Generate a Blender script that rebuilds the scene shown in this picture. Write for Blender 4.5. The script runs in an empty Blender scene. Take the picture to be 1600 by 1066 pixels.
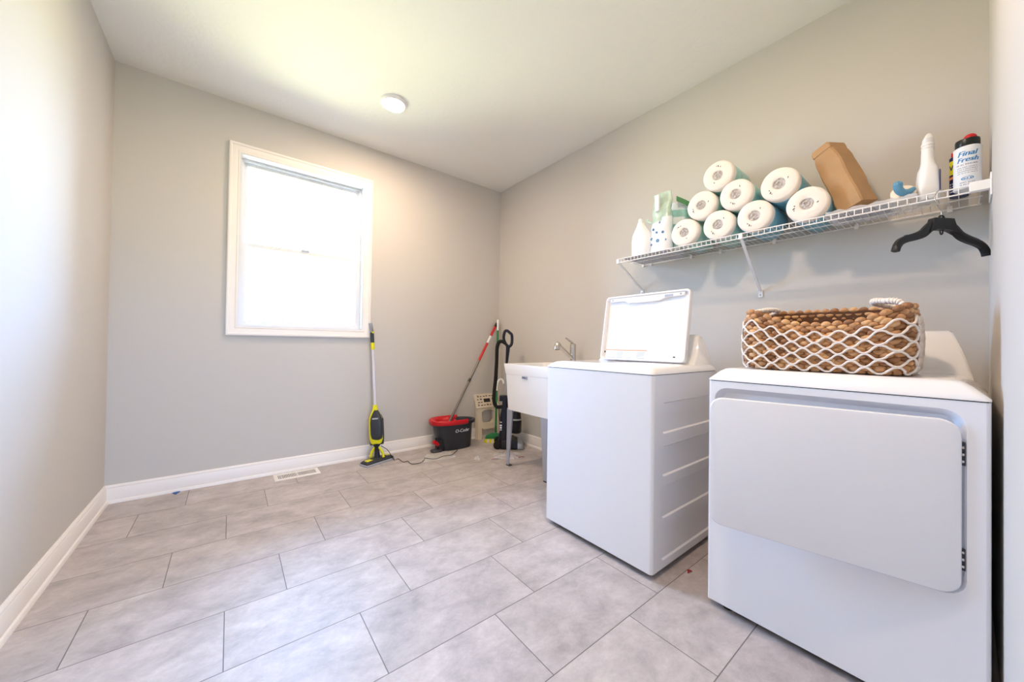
import bpy, bmesh, math, random
from mathutils import Vector, Matrix, noise
from mathutils.geometry import tessellate_polygon
random.seed(7)
sc = bpy.context.scene
COL = sc.collection
PI = math.pi

# ------------------------------------------------------------------ camera
F_PX, CAM = 558.03, Vector((0.5916, 0.0, 1.0123))
RIGHT = Vector((0.78492559, -0.61943243, 0.01397471))
UP = Vector((-0.01728751, 0.00065093, 0.99985035))
FWD = Vector((0.61934883, 0.78504971, 0.01019751))
cd = bpy.data.cameras.new('camera'); cam = bpy.data.objects.new('camera', cd); COL.objects.link(cam)
cd.sensor_width = 36; cd.lens = F_PX / 1600 * 36; cd.clip_start = 0.01; cd.clip_end = 200
cam.matrix_world = Matrix(((RIGHT.x, UP.x, -FWD.x, CAM.x), (RIGHT.y, UP.y, -FWD.y, CAM.y), (RIGHT.z, UP.z, -FWD.z, CAM.z), (0, 0, 0, 1)))
sc.camera = cam

# ------------------------------------------------------------------ exposure
sc.view_settings.view_transform = 'Standard'; sc.view_settings.look = 'None'
sc.view_settings.gamma = 1; sc.view_settings.use_curve_mapping = False
sc.view_settings.exposure = 1.58
sc.cycles.use_denoising = True
sc.cycles.max_bounces = 10; sc.cycles.diffuse_bounces = 7; sc.cycles.glossy_bounces = 5
sc.cycles.transparent_max_bounces = 12; sc.cycles.transmission_bounces = 6
sc.cycles.sample_clamp_indirect = 12

# ------------------------------------------------------------------ daylight: pale blue sky above, sunlit lawn below
SKY, LAWN, DAY = (0.45, 0.75, 1.30), (0.86, 0.92, 0.60), 10.8
LAWN_F = 0.56
wd = bpy.data.worlds.new('daylight'); sc.world = wd; wd.use_nodes = True
nt = wd.node_tree; nt.nodes.clear()
tc = nt.nodes.new('ShaderNodeTexCoord'); sp = nt.nodes.new('ShaderNodeSeparateXYZ')
mr = nt.nodes.new('ShaderNodeMapRange'); mr.inputs[1].default_value = -0.05; mr.inputs[2].default_value = 0.05
mx = nt.nodes.new('ShaderNodeMix'); mx.data_type = 'RGBA'
mx.inputs[6].default_value = (*[c * LAWN_F for c in LAWN], 1); mx.inputs[7].default_value = (*SKY, 1)
bg = nt.nodes.new('ShaderNodeBackground'); bg.inputs[1].default_value = DAY
wo = nt.nodes.new('ShaderNodeOutputWorld')
nt.links.new(tc.outputs['Generated'], sp.inputs[0]); nt.links.new(sp.outputs[2], mr.inputs[0])
nt.links.new(mr.outputs[0], mx.inputs[0]); nt.links.new(mx.outputs[2], bg.inputs[0]); nt.links.new(bg.outputs[0], wo.inputs[0])

def portal(name, loc, rot, sx, sy):
    l = bpy.data.lights.new(name, 'AREA'); l.shape = 'RECTANGLE'; l.size = sx; l.size_y = sy
    l.cycles.is_portal = True
    o = bpy.data.objects.new(name, l); o.location = loc; o.rotation_euler = rot; COL.objects.link(o)
portal('window_daylight', (1.0625, 3.40, 1.75), (-PI/2, 0, 0), 0.95, 1.34)
portal('doorway_daylight', (0.65, -0.20, 1.03), (PI/2, 0, 0), 1.12, 2.08)
LAMP_E = 138.0     # the ceiling lamp's diffuser

# ------------------------------------------------------------------ room numbers (metres)
W, D, H, YF = 2.975, 3.268, 2.741, -0.060
WX0, WX1, WZ0, WZ1 = 0.562, 1.563, 1.052, 2.447      # window casing, outside edge

# ------------------------------------------------------------------ pixel helpers (frame 1600x1066) used to place things
def ray(px, py): return RIGHT * ((px - 800) / F_PX) - UP * ((py - 533) / F_PX) + FWD
def at(px, py, axis, val):
    d = ray(px, py); i = 'xyz'.index(axis); return CAM + d * ((val - CAM[i]) / d[i])

# ------------------------------------------------------------------ materials
def lin(c):
    return tuple((v / 255 / 12.92) if v / 255 <= 0.04045 else ((v / 255 + 0.055) / 1.055) ** 2.4 for v in c)
def mat(name, rgb, rough=0.5, metal=0.0, spec=0.5, bump=0.0, bscale=50, vary=0.0, vscale=8, coat=0.0, emit=None, trans=0.0, alpha=1.0, stretch=None, ior=1.45):
    m = bpy.data.materials.new(name); m.use_nodes = True; t = m.node_tree; b = t.nodes['Principled BSDF']
    c = lin(rgb); b.inputs['Base Color'].default_value = (*c, 1); b.inputs['Roughness'].default_value = rough
    b.inputs['Metallic'].default_value = metal; b.inputs['Specular IOR Level'].default_value = spec
    b.inputs['Coat Weight'].default_value = coat; b.inputs['Coat Roughness'].default_value = 0.08
    b.inputs['Transmission Weight'].default_value = trans; b.inputs['Alpha'].default_value = alpha; b.inputs['IOR'].default_value = ior
    if emit: b.inputs['Emission Color'].default_value = (*emit[0], 1); b.inputs['Emission Strength'].default_value = emit[1]
    co = t.nodes.new('ShaderNodeTexCoord'); mp = t.nodes.new('ShaderNodeMapping'); t.links.new(co.outputs['Object'], mp.inputs[0])
    if stretch: mp.inputs['Scale'].default_value = stretch
    if vary:
        n = t.nodes.new('ShaderNodeTexNoise'); n.inputs['Scale'].default_value = vscale; n.inputs['Detail'].default_value = 4
        r = t.nodes.new('ShaderNodeMapRange'); r.inputs[1].default_value = 0.3; r.inputs[2].default_value = 0.7
        r.inputs[3].default_value = 1 - vary; r.inputs[4].default_value = 1 + vary
        mul = t.nodes.new('ShaderNodeMix'); mul.data_type = 'RGBA'; mul.blend_type = 'MULTIPLY'; mul.inputs[0].default_value = 1
        mul.inputs[6].default_value = (*c, 1)
        t.links.new(mp.outputs[0], n.inputs['Vector']); t.links.new(n.outputs[0], r.inputs[0]); t.links.new(r.outputs[0], mul.inputs[7])
        t.links.new(mul.outputs[2], b.inputs['Base Color'])
    if bump:
        n = t.nodes.new('ShaderNodeTexNoise'); n.inputs['Scale'].default_value = bscale; n.inputs['Detail'].default_value = 3
        bp = t.nodes.new('ShaderNodeBump'); bp.inputs['Strength'].default_value = bump; bp.inputs['Distance'].default_value = 0.002
        t.links.new(mp.outputs[0], n.inputs['Vector']); t.links.new(n.outputs[0], bp.inputs['Height']); t.links.new(bp.outputs[0], b.inputs['Normal'])
    return m
M = {}
M['paint'] = mat('greige_wall_paint', (204, 200, 194), 0.8, spec=0.25, bump=0.15, bscale=260)
M['ceil'] = mat('knockdown_ceiling', (236, 234, 228), 0.9, bump=0.9, bscale=45)
M['trim'] = mat('white_trim_paint', (238, 233, 228), 0.35)
M['white_enamel'] = mat('white_enamel', (232, 232, 236), 0.22, coat=0.4)
M['white_cover'] = mat('white_gloss_top', (238, 237, 238), 0.12, coat=0.5)
M['white_plastic'] = mat('white_plastic', (240, 240, 240), 0.4)
M['sink'] = mat('white_thermoplastic', (236, 236, 238), 0.45)
M['vinyl'] = mat('window_vinyl', (222, 224, 227), 0.35)
M['wire'] = mat('white_coated_wire', (240, 238, 238), 0.35)
M['chrome'] = mat('chrome', (205, 200, 195), 0.12, metal=1.0)
M['galv'] = mat('galvanised_leg', (170, 175, 188), 0.45, metal=0.35)
M['black'] = mat('black_plastic', (22, 24, 30), 0.4)
M['navy'] = mat('navy_black_plastic', (20, 26, 44), 0.35)
M['rubber'] = mat('black_rubber', (14, 14, 16), 0.7)
M['darkgrey'] = mat('dark_grey_plastic', (52, 54, 60), 0.4)
M['bucket'] = mat('charcoal_plastic', (46, 50, 58), 0.38)
M['red'] = mat('red_plastic', (200, 22, 34), 0.35)
M['yellow'] = mat('lime_yellow_plastic', (228, 222, 24), 0.35)
M['green'] = mat('green_plastic', (30, 120, 62), 0.35)
M['cream'] = mat('cream_plastic', (226, 213, 192), 0.45)
M['steelgrey'] = mat('brushed_tube', (120, 116, 114), 0.35, metal=0.4)
M['silver'] = mat('silver_plastic', (178, 182, 186), 0.3, metal=0.5)
M['lilac'] = mat('pale_grey_tube', (214, 212, 222), 0.3)
M['kraft'] = mat('kraft_paper', (180, 142, 102), 0.75, vary=0.07, vscale=14, bump=0.4, bscale=40)
M['paper'] = mat('paper_towel', (240, 232, 224), 0.85, bump=0.5, bscale=160)
M['core'] = mat('crinkled_film_hole', (190, 184, 182), 0.3, vary=0.35, vscale=120, bump=1.0, bscale=150)
M['teal'] = mat('teal_wrapper', (168, 212, 204), 0.3, vary=0.16, vscale=25)
M['blue'] = mat('blue_wrapper', (128, 192, 214), 0.3, vary=0.15, vscale=25)
M['palegreen'] = mat('pale_green_film', (186, 208, 192), 0.2, vary=0.18, vscale=30, bump=0.8, bscale=50)
M['ink'] = mat('dark_print', (58, 56, 62), 0.5)
M['inkblue'] = mat('blue_print', (40, 130, 190), 0.5)
M['inkviolet'] = mat('violet_print', (96, 110, 180), 0.5)
M['greyprint'] = mat('grey_print', (160, 165, 178), 0.5)
M['orange'] = mat('orange_print', (232, 150, 98), 0.5)
M['label'] = mat('white_label', (238, 240, 244), 0.4)
M['navyink'] = mat('navy_print', (24, 30, 84), 0.4)
M['brush_blue'] = mat('blue_brush_plastic', (96, 152, 184), 0.4)
M['bone'] = mat('bone_plastic', (240, 226, 208), 0.4)
M['blacksteel'] = mat('black_cap', (18, 26, 26), 0.35)
M['tape'] = mat('blue_tape', (30, 90, 160), 0.6)
M['redbit'] = mat('red_scrap', (160, 40, 40), 0.5)
M['shadowgap'] = mat('dark_gap', (30, 32, 38), 0.7)
M['film'] = mat('clear_film', (250, 250, 250), 0.08, alpha=0.34, bump=1.0, bscale=60)
M['film2'] = mat('clear_film_thick', (245, 245, 250), 0.1, alpha=0.38, bump=1.0, bscale=90)
M['pinkpack'] = mat('pink_grey_print', (180, 130, 140), 0.4, vary=0.4, vscale=60)
M['lamp'] = mat('lamp_diffuser', (255, 250, 240), 0.5, emit=((1.0, 0.74, 0.53), LAMP_E))
M['wicker'] = mat('water_hyacinth', (188, 140, 94), 0.5, vary=0.16, vscale=60, bump=0.7, bscale=220)
M['wicker_dark'] = mat('water_hyacinth_dark', (150, 104, 66), 0.5, vary=0.2, vscale=60, bump=0.7, bscale=220)
M['wicker_pale'] = mat('water_hyacinth_pale', (214, 168, 118), 0.5, vary=0.12, vscale=60, bump=0.7, bscale=220)
M['wicker_back'] = mat('basket_warp', (92, 60, 38), 0.8)
M['rope'] = mat('white_cotton_rope', (238, 228, 218), 0.8, bump=0.8, bscale=300)
M['board'] = mat('grey_card', (196, 194, 198), 0.6)
M['greendark'] = mat('green_grey_print', (112, 140, 134), 0.5, vary=0.3, vscale=40)

def glass_mat():
    m = bpy.data.materials.new('window_glass'); m.use_nodes = True; t = m.node_tree; t.nodes.clear()
    o = t.nodes.new('ShaderNodeOutputMaterial'); a = t.nodes.new('ShaderNodeBsdfTransparent'); g = t.nodes.new('ShaderNodeBsdfGlossy')
    g.inputs['Roughness'].default_value = 0.02; f = t.nodes.new('ShaderNodeFresnel'); f.inputs[0].default_value = 1.3; x = t.nodes.new('ShaderNodeMixShader')
    a.inputs[0].default_value = (0.97, 0.98, 0.97, 1)
    t.links.new(f.outputs[0], x.inputs[0]); t.links.new(a.outputs[0], x.inputs[1]); t.links.new(g.outputs[0], x.inputs[2]); t.links.new(x.outputs[0], o.inputs[0])
    return m
M['glass'] = glass_mat()

def floor_mat():
    m = bpy.data.materials.new('stone_look_tile'); m.use_nodes = True; t = m.node_tree; b = t.nodes['Principled BSDF']
    N, L = t.nodes.new, t.links.new
    def math_(op, a, c=None):
        n = N('ShaderNodeMath'); n.operation = op
        for i, v in enumerate((a, c)):
            if v is None: continue
            if isinstance(v, (int, float)): n.inputs[i].default_value = v
            else: L(v, n.inputs[i])
        return n.outputs[0]
    co = N('ShaderNodeTexCoord'); s = N('ShaderNodeSeparateXYZ'); L(co.outputs['Object'], s.inputs[0])
    TW, TH = 0.5976, 0.311
    v = math_('DIVIDE', math_('SUBTRACT', 3.268, s.outputs[1]), TH)
    row = math_('FLOOR', v); fv = math_('FRACT', v)
    u = math_('ADD', math_('DIVIDE', math_('SUBTRACT', s.outputs[0], 0.3926), TW), math_('DIVIDE', row, 3.0))
    u = math_('ADD', u, 20.0)
    cu = math_('FLOOR', u); fu = math_('FRACT', u)
    eu = math_('MULTIPLY', math_('MINIMUM', fu, math_('SUBTRACT', 1.0, fu)), TW)
    ev = math_('MULTIPLY', math_('MINIMUM', fv, math_('SUBTRACT', 1.0, fv)), TH)
    e = math_('MINIMUM', eu, ev)
    gr = N('ShaderNodeMapRange'); gr.interpolation_type = 'SMOOTHSTEP'; gr.inputs[1].default_value = 0.0006; gr.inputs[2].default_value = 0.0024
    gr.inputs[3].default_value = 1; gr.inputs[4].default_value = 0; L(e, gr.inputs[0])
    cx = N('ShaderNodeCombineXYZ'); L(row, cx.inputs[0]); L(cu, cx.inputs[1])
    wn = N('ShaderNodeTexWhiteNoise'); L(cx.outputs[0], wn.inputs[0])
    off = N('ShaderNodeVectorMath'); off.operation = 'SCALE'; off.inputs[3].default_value = 7.0; L(wn.outputs[1], off.inputs[0])
    pos = N('ShaderNodeVectorMath'); pos.operation = 'ADD'; L(co.outputs['Object'], pos.inputs[0]); L(off.outputs[0], pos.inputs[1])
    mp = N('ShaderNodeMapping'); mp.inputs['Scale'].default_value = (1.0, 1.35, 1.0); mp.inputs['Rotation'].default_value = (0, 0, 0.5); L(pos.outputs[0], mp.inputs[0])
    n1 = N('ShaderNodeTexNoise'); n1.inputs['Scale'].default_value = 6.5; n1.inputs['Detail'].default_value = 9; n1.inputs['Roughness'].default_value = 0.68; n1.inputs['Distortion'].default_value = 0.25; L(mp.outputs[0], n1.inputs['Vector'])
    n2 = N('ShaderNodeTexNoise'); n2.inputs['Scale'].default_value = 30; n2.inputs['Detail'].default_value = 8; n2.inputs['Roughness'].default_value = 0.75; n2.inputs['Distortion'].default_value = 0.4; L(mp.outputs[0], n2.inputs['Vector'])
    r1 = N('ShaderNodeValToRGB'); r1.color_ramp.elements[0].position = 0.30; r1.color_ramp.elements[0].color = (*lin((160, 153, 152)), 1)
    r1.color_ramp.elements[1].position = 0.72; r1.color_ramp.elements[1].color = (*lin((204, 196, 195)), 1)
    el = r1.color_ramp.elements.new(0.5); el.color = (*lin((183, 175, 174)), 1)
    L(n1.outputs[0], r1.inputs[0])
    r2 = N('ShaderNodeMapRange'); r2.inputs[1].default_value = 0.35; r2.inputs[2].default_value = 0.68; r2.inputs[3].default_value = 0.93; r2.inputs[4].default_value = 1.05; L(n2.outputs[0], r2.inputs[0])
    tv = N('ShaderNodeMapRange'); tv.inputs[3].default_value = 0.95; tv.inputs[4].default_value = 1.05; L(wn.outputs[0], tv.inputs[0])
    n3 = N('ShaderNodeTexNoise'); n3.inputs['Scale'].default_value = 11; n3.inputs['Detail'].default_value = 10; n3.inputs['Roughness'].default_value = 0.8; n3.inputs['Distortion'].default_value = 1.6; L(mp.outputs[0], n3.inputs['Vector'])
    vein = N('ShaderNodeMapRange'); vein.inputs[1].default_value = 0.0; vein.inputs[2].default_value = 0.035; vein.inputs[3].default_value = 1.07; vein.inputs[4].default_value = 1.0
    L(math_('ABSOLUTE', math_('SUBTRACT', n3.outputs[0], 0.5)), vein.inputs[0])
    k = math_('MULTIPLY', math_('MULTIPLY', r2.outputs[0], tv.outputs[0]), vein.outputs[0])
    mu = N('ShaderNodeMix'); mu.data_type = 'RGBA'; mu.blend_type = 'MULTIPLY'; mu.inputs[0].default_value = 1; L(r1.outputs[0], mu.inputs[6]); L(k, mu.inputs[7])
    gm = N('ShaderNodeMix'); gm.data_type = 'RGBA'; L(gr.outputs[0], gm.inputs[0]); L(mu.outputs[2], gm.inputs[6]); gm.inputs[7].default_value = (*lin((108, 101, 98)), 1)
    L(gm.outputs[2], b.inputs['Base Color'])
    rr = N('ShaderNodeMapRange'); rr.inputs[3].default_value = 0.38; rr.inputs[4].default_value = 0.52; b.inputs['Specular IOR Level'].default_value = 0.36; L(n2.outputs[0], rr.inputs[0]); L(rr.outputs[0], b.inputs['Roughness'])
    hh = math_('SUBTRACT', math_('MULTIPLY', n2.outputs[0], 0.25), gr.outputs[0])
    bp = N('ShaderNodeBump'); bp.inputs['Strength'].default_value = 0.35; bp.inputs['Distance'].default_value = 0.0015; L(hh, bp.inputs['Height']); L(bp.outputs[0], b.inputs['Normal'])
    return m
M['floor'] = floor_mat()

# ------------------------------------------------------------------ mesh builder
class MB:
    def __init__(s): s.v, s.f, s.mi, s.m, s.x = [], [], [], 0, Matrix.Identity(4)
    def vert(s, p): s.v.append(s.x @ Vector(p)); return len(s.v) - 1
    def face(s, ids): s.f.append(tuple(ids)); s.mi.append(s.m)
    def poly(s, pts): s.face([s.vert(p) for p in pts])
    def box(s, lo, hi):
        a, b = lo, hi
        i = [s.vert(p) for p in ((a[0],a[1],a[2]),(b[0],a[1],a[2]),(b[0],b[1],a[2]),(a[0],b[1],a[2]),(a[0],a[1],b[2]),(b[0],a[1],b[2]),(b[0],b[1],b[2]),(a[0],b[1],b[2]))]
        for q in ((0,3,2,1),(4,5,6,7),(0,1,5,4),(1,2,6,5),(2,3,7,6),(3,0,4,7)): s.face([i[k] for k in q])
        return s
    def loops(s, loops, cap0=True, cap1=True, closed=True):
        ids = [[s.vert(p) for p in l] for l in loops]; n = len(ids[0])
        for a, b in zip(ids, ids[1:]):
            for k in range(n if closed else n - 1):
                s.face((a[k], a[(k+1) % n], b[(k+1) % n], b[k]))
        if cap0: s.face(ids[0][::-1])
        if cap1: s.face(ids[-1])
        return s
    def lathe(s, prof, segs=24, c=(0, 0, 0), cap0=True, cap1=True):
        return s.loops([[(c[0] + r*math.cos(2*PI*k/segs), c[1] + r*math.sin(2*PI*k/segs), c[2] + z) for k in range(segs)] for r, z in prof], cap0, cap1)
    def loft(s, secs, segs=28, cap0=True, cap1=True):
        # secs: (z, rx, ry, cx, cy, n) superellipse sections
        L = []
        for z, rx, ry, cx, cy, n in secs:
            l = []
            for k in range(segs):
                a = 2*PI*k/segs; ca, sa = math.cos(a), math.sin(a)
                l.append((cx + rx*math.copysign(abs(ca)**(2/n), ca), cy + ry*math.copysign(abs(sa)**(2/n), sa), z))
            L.append(l)
        return s.loops(L, cap0, cap1)
    def tube(s, pts, r, sides=8, closed=False, cap=True, flat=1.0):
        pts = [Vector(p) for p in pts]; n = len(pts); L = []
        rs = r if isinstance(r, (list, tuple)) else [r] * n
        t0 = (pts[1] - pts[0]).normalized(); up = Vector((0, 0, 1)) if abs(t0.z) < 0.9 else Vector((1, 0, 0))
        nrm = (up - t0 * up.dot(t0)).normalized()
        for i in range(n):
            a = pts[(i-1) % n] if (closed or i > 0) else pts[i]; b = pts[(i+1) % n] if (closed or i < n-1) else pts[i]
            t = (b - a); t = t.normalized() if t.length > 1e-9 else t0
            nrm = (nrm - t * nrm.dot(t)); nrm = nrm.normalized() if nrm.length > 1e-6 else t.orthogonal().normalized()
            bi = t.cross(nrm)
            L.append([pts[i] + (nrm*math.cos(2*PI*k/sides) + bi*math.sin(2*PI*k/sides)*flat) * rs[i] for k in range(sides)])
        if closed: L.append(L[0])
        return s.loops(L, cap and not closed, cap and not closed)
    def prism(s, poly, z0, z1):
        # poly in xy extruded z0..z1 (convex or concave, ngon caps)
        a = [s.vert((x, y, z0)) for x, y in poly]; b = [s.vert((x, y, z1)) for x, y in poly]; n = len(poly)
        for k in range(n): s.face((a[k], a[(k+1) % n], b[(k+1) % n], b[k]))
        s.face(a[::-1]); s.face(b); return s
    def ball(s, c, rx, ry=None, rz=None, seg=14, rings=9):
        ry = ry or rx; rz = rz or rx
        L = []
        for i in range(1, rings):
            th = PI*i/rings - PI/2
            L.append([(c[0]+rx*math.cos(th)*math.cos(2*PI*k/seg), c[1]+ry*math.cos(th)*math.sin(2*PI*k/seg), c[2]+rz*math.sin(th)) for k in range(seg)])
        return s.loops(L)
    def build(s, name, mats, parent=None, smooth=40, bevel=0, bseg=2, sub=0, weld=False):
        me = bpy.data.meshes.new(name); me.from_pydata([tuple(p) for p in s.v], [], s.f)
        mats = mats if isinstance(mats, (list, tuple)) else [mats]
        for k in mats: me.materials.append(M[k])
        for p, i in zip(me.polygons, s.mi): p.material_index = i; p.use_smooth = bool(smooth)
        bm = bmesh.new(); bm.from_mesh(me)
        if weld: bmesh.ops.remove_doubles(bm, verts=bm.verts, dist=1e-5)
        bmesh.ops.recalc_face_normals(bm, faces=bm.faces)
        bm.to_mesh(me); bm.free()
        if smooth: me.set_sharp_from_angle(angle=math.radians(smooth))
        o = bpy.data.objects.new(name, me); COL.objects.link(o)
        if parent is not None: o.parent = parent; o.matrix_parent_inverse = parent.matrix_world.inverted() if not parent.get('_local') else Matrix.Identity(4)
        if bevel:
            b = o.modifiers.new('bevel', 'BEVEL'); b.width = bevel; b.segments = bseg; b.limit_method = 'ANGLE'; b.angle_limit = math.radians(35)
        if sub:
            b = o.modifiers.new('subsurf', 'SUBSURF'); b.levels = sub; b.render_levels = sub
        return o

def rrect(w, h, r, n=6, cx=0, cy=0):
    P = []
    for (sx, sy, a0) in ((1, 1, 0), (-1, 1, PI/2), (-1, -1, PI), (1, -1, 1.5*PI)):
        for k in range(n + 1):
            a = a0 + PI/2*k/n
            P.append((cx + sx*(w/2 - r) + r*math.cos(a), cy + sy*(h/2 - r) + r*math.sin(a)))
    return P
def spline(pts, n=8):
    pts = [Vector(p) for p in pts]; out = []
    for i in range(len(pts) - 1):
        p0 = pts[max(i-1, 0)]; p1 = pts[i]; p2 = pts[i+1]; p3 = pts[min(i+2, len(pts)-1)]
        for k in range(n):
            t = k / n
            out.append(0.5*((2*p1) + (p2-p0)*t + (2*p0-5*p1+4*p2-p3)*t*t + (3*p1-p0-3*p2+p3)*t**3))
    out.append(pts[-1]); return out
def basis(origin, ex, ey, ez):
    m = Matrix.Identity(4)
    for i in range(3): m[i][0], m[i][1], m[i][2], m[i][3] = ex[i], ey[i], ez[i], origin[i]
    return m
def tag(o, label=None, cat=None, group=None, kind=None):
    if label: o['label'] = label
    if cat: o['category'] = cat
    if group: o['group'] = group
    if kind: o['kind'] = kind
    return o
def thing(name, loc, label, cat, group=None, rot=None):
    o = bpy.data.objects.new(name, None); COL.objects.link(o); o.empty_display_size = 0.05
    o.matrix_world = Matrix.Translation(loc) @ (rot if rot is not None else Matrix.Identity(4))
    return tag(o, label, cat, group)
def text_faces(body, size, shear=0.0, spacing=1.0):
    """glyph outlines as (verts2d, faces), for lettering laid on a surface"""
    c = bpy.data.curves.new('lettering', 'FONT'); c.body = body; c.size = size; c.shear = shear; c.space_character = spacing; c.resolution_u = 3
    o = bpy.data.objects.new('lettering', c); COL.objects.link(o)
    dg = bpy.context.evaluated_depsgraph_get(); me = bpy.data.meshes.new_from_object(o.evaluated_get(dg))
    V = [(v.co.x, v.co.y) for v in me.vertices]; F = [tuple(p.vertices) for p in me.polygons]
    bpy.data.objects.remove(o); bpy.data.curves.remove(c); bpy.data.meshes.remove(me)
    return V, F
def put_text(mb, body, size, fn, shear=0.0, spacing=1.0, anchor='l', bold=0):
    V, F = text_faces(body, size, shear, spacing)
    w = max(x for x, y in V); ox = -w/2 if anchor == 'c' else 0
    for dx in ([0] if not bold else [-bold, 0, bold]):
        ids = [mb.vert(fn(x + ox + dx, y)) for x, y in V]
        for f in F: mb.face([ids[i] for i in f])

def print_line(mb, fn, width, h, seed=0):
    """a line of print too small to read: a run of short uneven strokes"""
    rnd = random.Random(seed); x = -width/2
    while x < width/2 - h*0.4:
        w = h*rnd.uniform(0.35, 0.9); hh = h*rnd.uniform(0.7, 1.0)
        mb.poly([fn(x, 0), fn(min(x + w, width/2), 0), fn(min(x + w, width/2), hh), fn(x, hh)]); x += w + h*rnd.choice((0.25, 0.25, 0.25, 0.8))

# ------------------------------------------------------------------ the room
def struct(o): o['kind'] = 'structure'; return o
T = 0.13
mb = MB(); mb.box((-0.12, -2.6, -0.1), (W + T, D + T, 0)); struct(mb.build('floor', 'floor', smooth=0))
mb = MB(); mb.box((-T, -2.6, H), (W + T, D + T, H + 0.1)); struct(mb.build('ceiling', 'ceil', smooth=0))
mb = MB(); mb.box((-T, YF - 0.12, 0), (0, D + T, H)); struct(mb.build('wall_left', 'paint', smooth=0))
mb = MB(); mb.box((W, YF - 0.12, 0), (W + T, D + T, H)); struct(mb.build('wall_right', 'paint', smooth=0))
ox0, ox1, oz0, oz1 = WX0 + 0.062, WX1 - 0.062, WZ0 + 0.062, WZ1 - 0.062
mb = MB()
mb.box((0, D, 0), (ox0, D + T, H)); mb.box((ox1, D, 0), (W, D + T, H)); mb.box((ox0, D, 0), (ox1, D + T, oz0)); mb.box((ox0, D, oz1), (ox1, D + T, H))
struct(mb.build('wall_back', 'paint', smooth=0))
DX0, DX1, DH = 0.09, 1.21, 2.08
mb = MB(); Y0 = YF - 0.12
mb.box((0, Y0, 0), (DX0, YF, H)); mb.box((DX1, Y0, 0), (W, YF, H)); mb.box((DX0, Y0, DH), (DX1, YF, H))
struct(mb.build('wall_front', 'paint', smooth=0))
# hallway beyond the open doorway
mb = MB(); mb.box((-T, -2.6, 0), (-0.02, Y0, H)); struct(mb.build('wall_hall_left', 'paint', smooth=0))
mb = MB(); mb.box((1.9, -2.6, 0), (2.02, Y0, H)); struct(mb.build('wall_hall_right', 'paint', smooth=0))
mb = MB(); mb.box((-T, -2.7, 0), (0.35, -2.6, H)); mb.box((1.15, -2.7, 0), (2.02, -2.6, H)); mb.box((0.35, -2.7, 0), (1.15, -2.6, 0.95)); mb.box((0.35, -2.7, 2.05), (1.15, -2.6, H))  # unseen end wall with a small opening, added to cut daylight through the doorway
struct(mb.build('wall_hall_light_block', 'paint', smooth=0))
# door lining and casing
mb = MB()
for s, x in ((1, DX0), (-1, DX1)):
    mb.box((min(x, x + s*0.018), Y0, 0), (max(x, x + s*0.018), YF, DH))
    for y0_, y1_ in ((YF, YF + 0.012), (Y0 - 0.012, Y0)):
        mb.box((min(x - s*0.055, x + s*0.006), y0_, 0), (max(x - s*0.055, x + s*0.006), y1_, DH + 0.055))
mb.box((DX0, Y0, DH - 0.018), (DX1, YF, DH))
mb.box((DX0 - 0.055, YF, DH - 0.006), (DX1 + 0.055, YF + 0.012, DH + 0.055))
struct(mb.build('trim_doorway', 'trim', smooth=0))

def baseboard(name, pts, inward):
    # pts: two floor points; inward: unit vector into the room
    prof = [(0, 0), (0.024, 0), (0.024, 0.006), (0.020, 0.016), (0.014, 0.020), (0.014, 0.085), (0.010, 0.092), (0.011, 0.097), (0.008, 0.104), (0.004, 0.109), (0, 0.110)]
    mb = MB(); inw = Vector(inward)
    L = [[Vector(p) + inw*a + Vector((0, 0, z)) for a, z in prof] for p in pts]
    mb.loops(L); return struct(mb.build(name, 'trim', smooth=30))
baseboard('baseboard_left', [(0, YF, 0), (0, D, 0)], (1, 0, 0))
baseboard('baseboard_back', [(0, D, 0), (W, D, 0)], (0, -1, 0))
baseboard('baseboard_right', [(W, YF, 0), (W, D, 0)], (-1, 0, 0))
baseboard('baseboard_front', [(DX1 + 0.056, YF, 0), (W, YF, 0)], (0, 1, 0))

# window: casing, jamb lining, upper and lower sash
win = bpy.data.objects.new('window_1', None); COL.objects.link(win); win.location = ((WX0 + WX1)/2, D, WZ0); win['kind'] = 'structure'
win['_local'] = 0
bpy.context.view_layer.update()
def frame_rings(mb, x0, x1, z0, z1, prof):
    # prof: (inset from outer edge, y) swept round a rectangle with mitred corners
    L = []
    for a, y in prof:
        L.append([(x0 + a, y, z0 + a), (x1 - a, y, z0 + a), (x1 - a, y, z1 - a), (x0 + a, y, z1 - a)])
    L.append(L[0]); mb.loops(L, False, False)
mb = MB(); frame_rings(mb, WX0, WX1, WZ0, WZ1, [(0, D), (0, D - 0.020), (0.006, D - 0.024), (0.016, D - 0.024), (0.020, D - 0.018), (0.040, D - 0.015), (0.052, D - 0.011), (0.056, D - 0.014), (0.064, D - 0.012), (0.066, D)])
mb.build('window_casing', 'trim', win, smooth=20)
mb = MB(); frame_rings(mb, ox0 - 0.001, ox1 + 0.001, oz0 - 0.001, oz1 + 0.001, [(0, D - 0.010), (0.014, D - 0.010), (0.014, D + 0.062), (0.030, D + 0.062), (0.030, D + 0.12), (0, D + 0.12)])
mb.build('window_jamb', 'vinyl', win, smooth=20)
sx0, sx1, sz0, sz1 = ox0 + 0.020, ox1 - 0.020, oz0 + 0.020, oz1 - 0.020
ZM = 1.735
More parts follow.
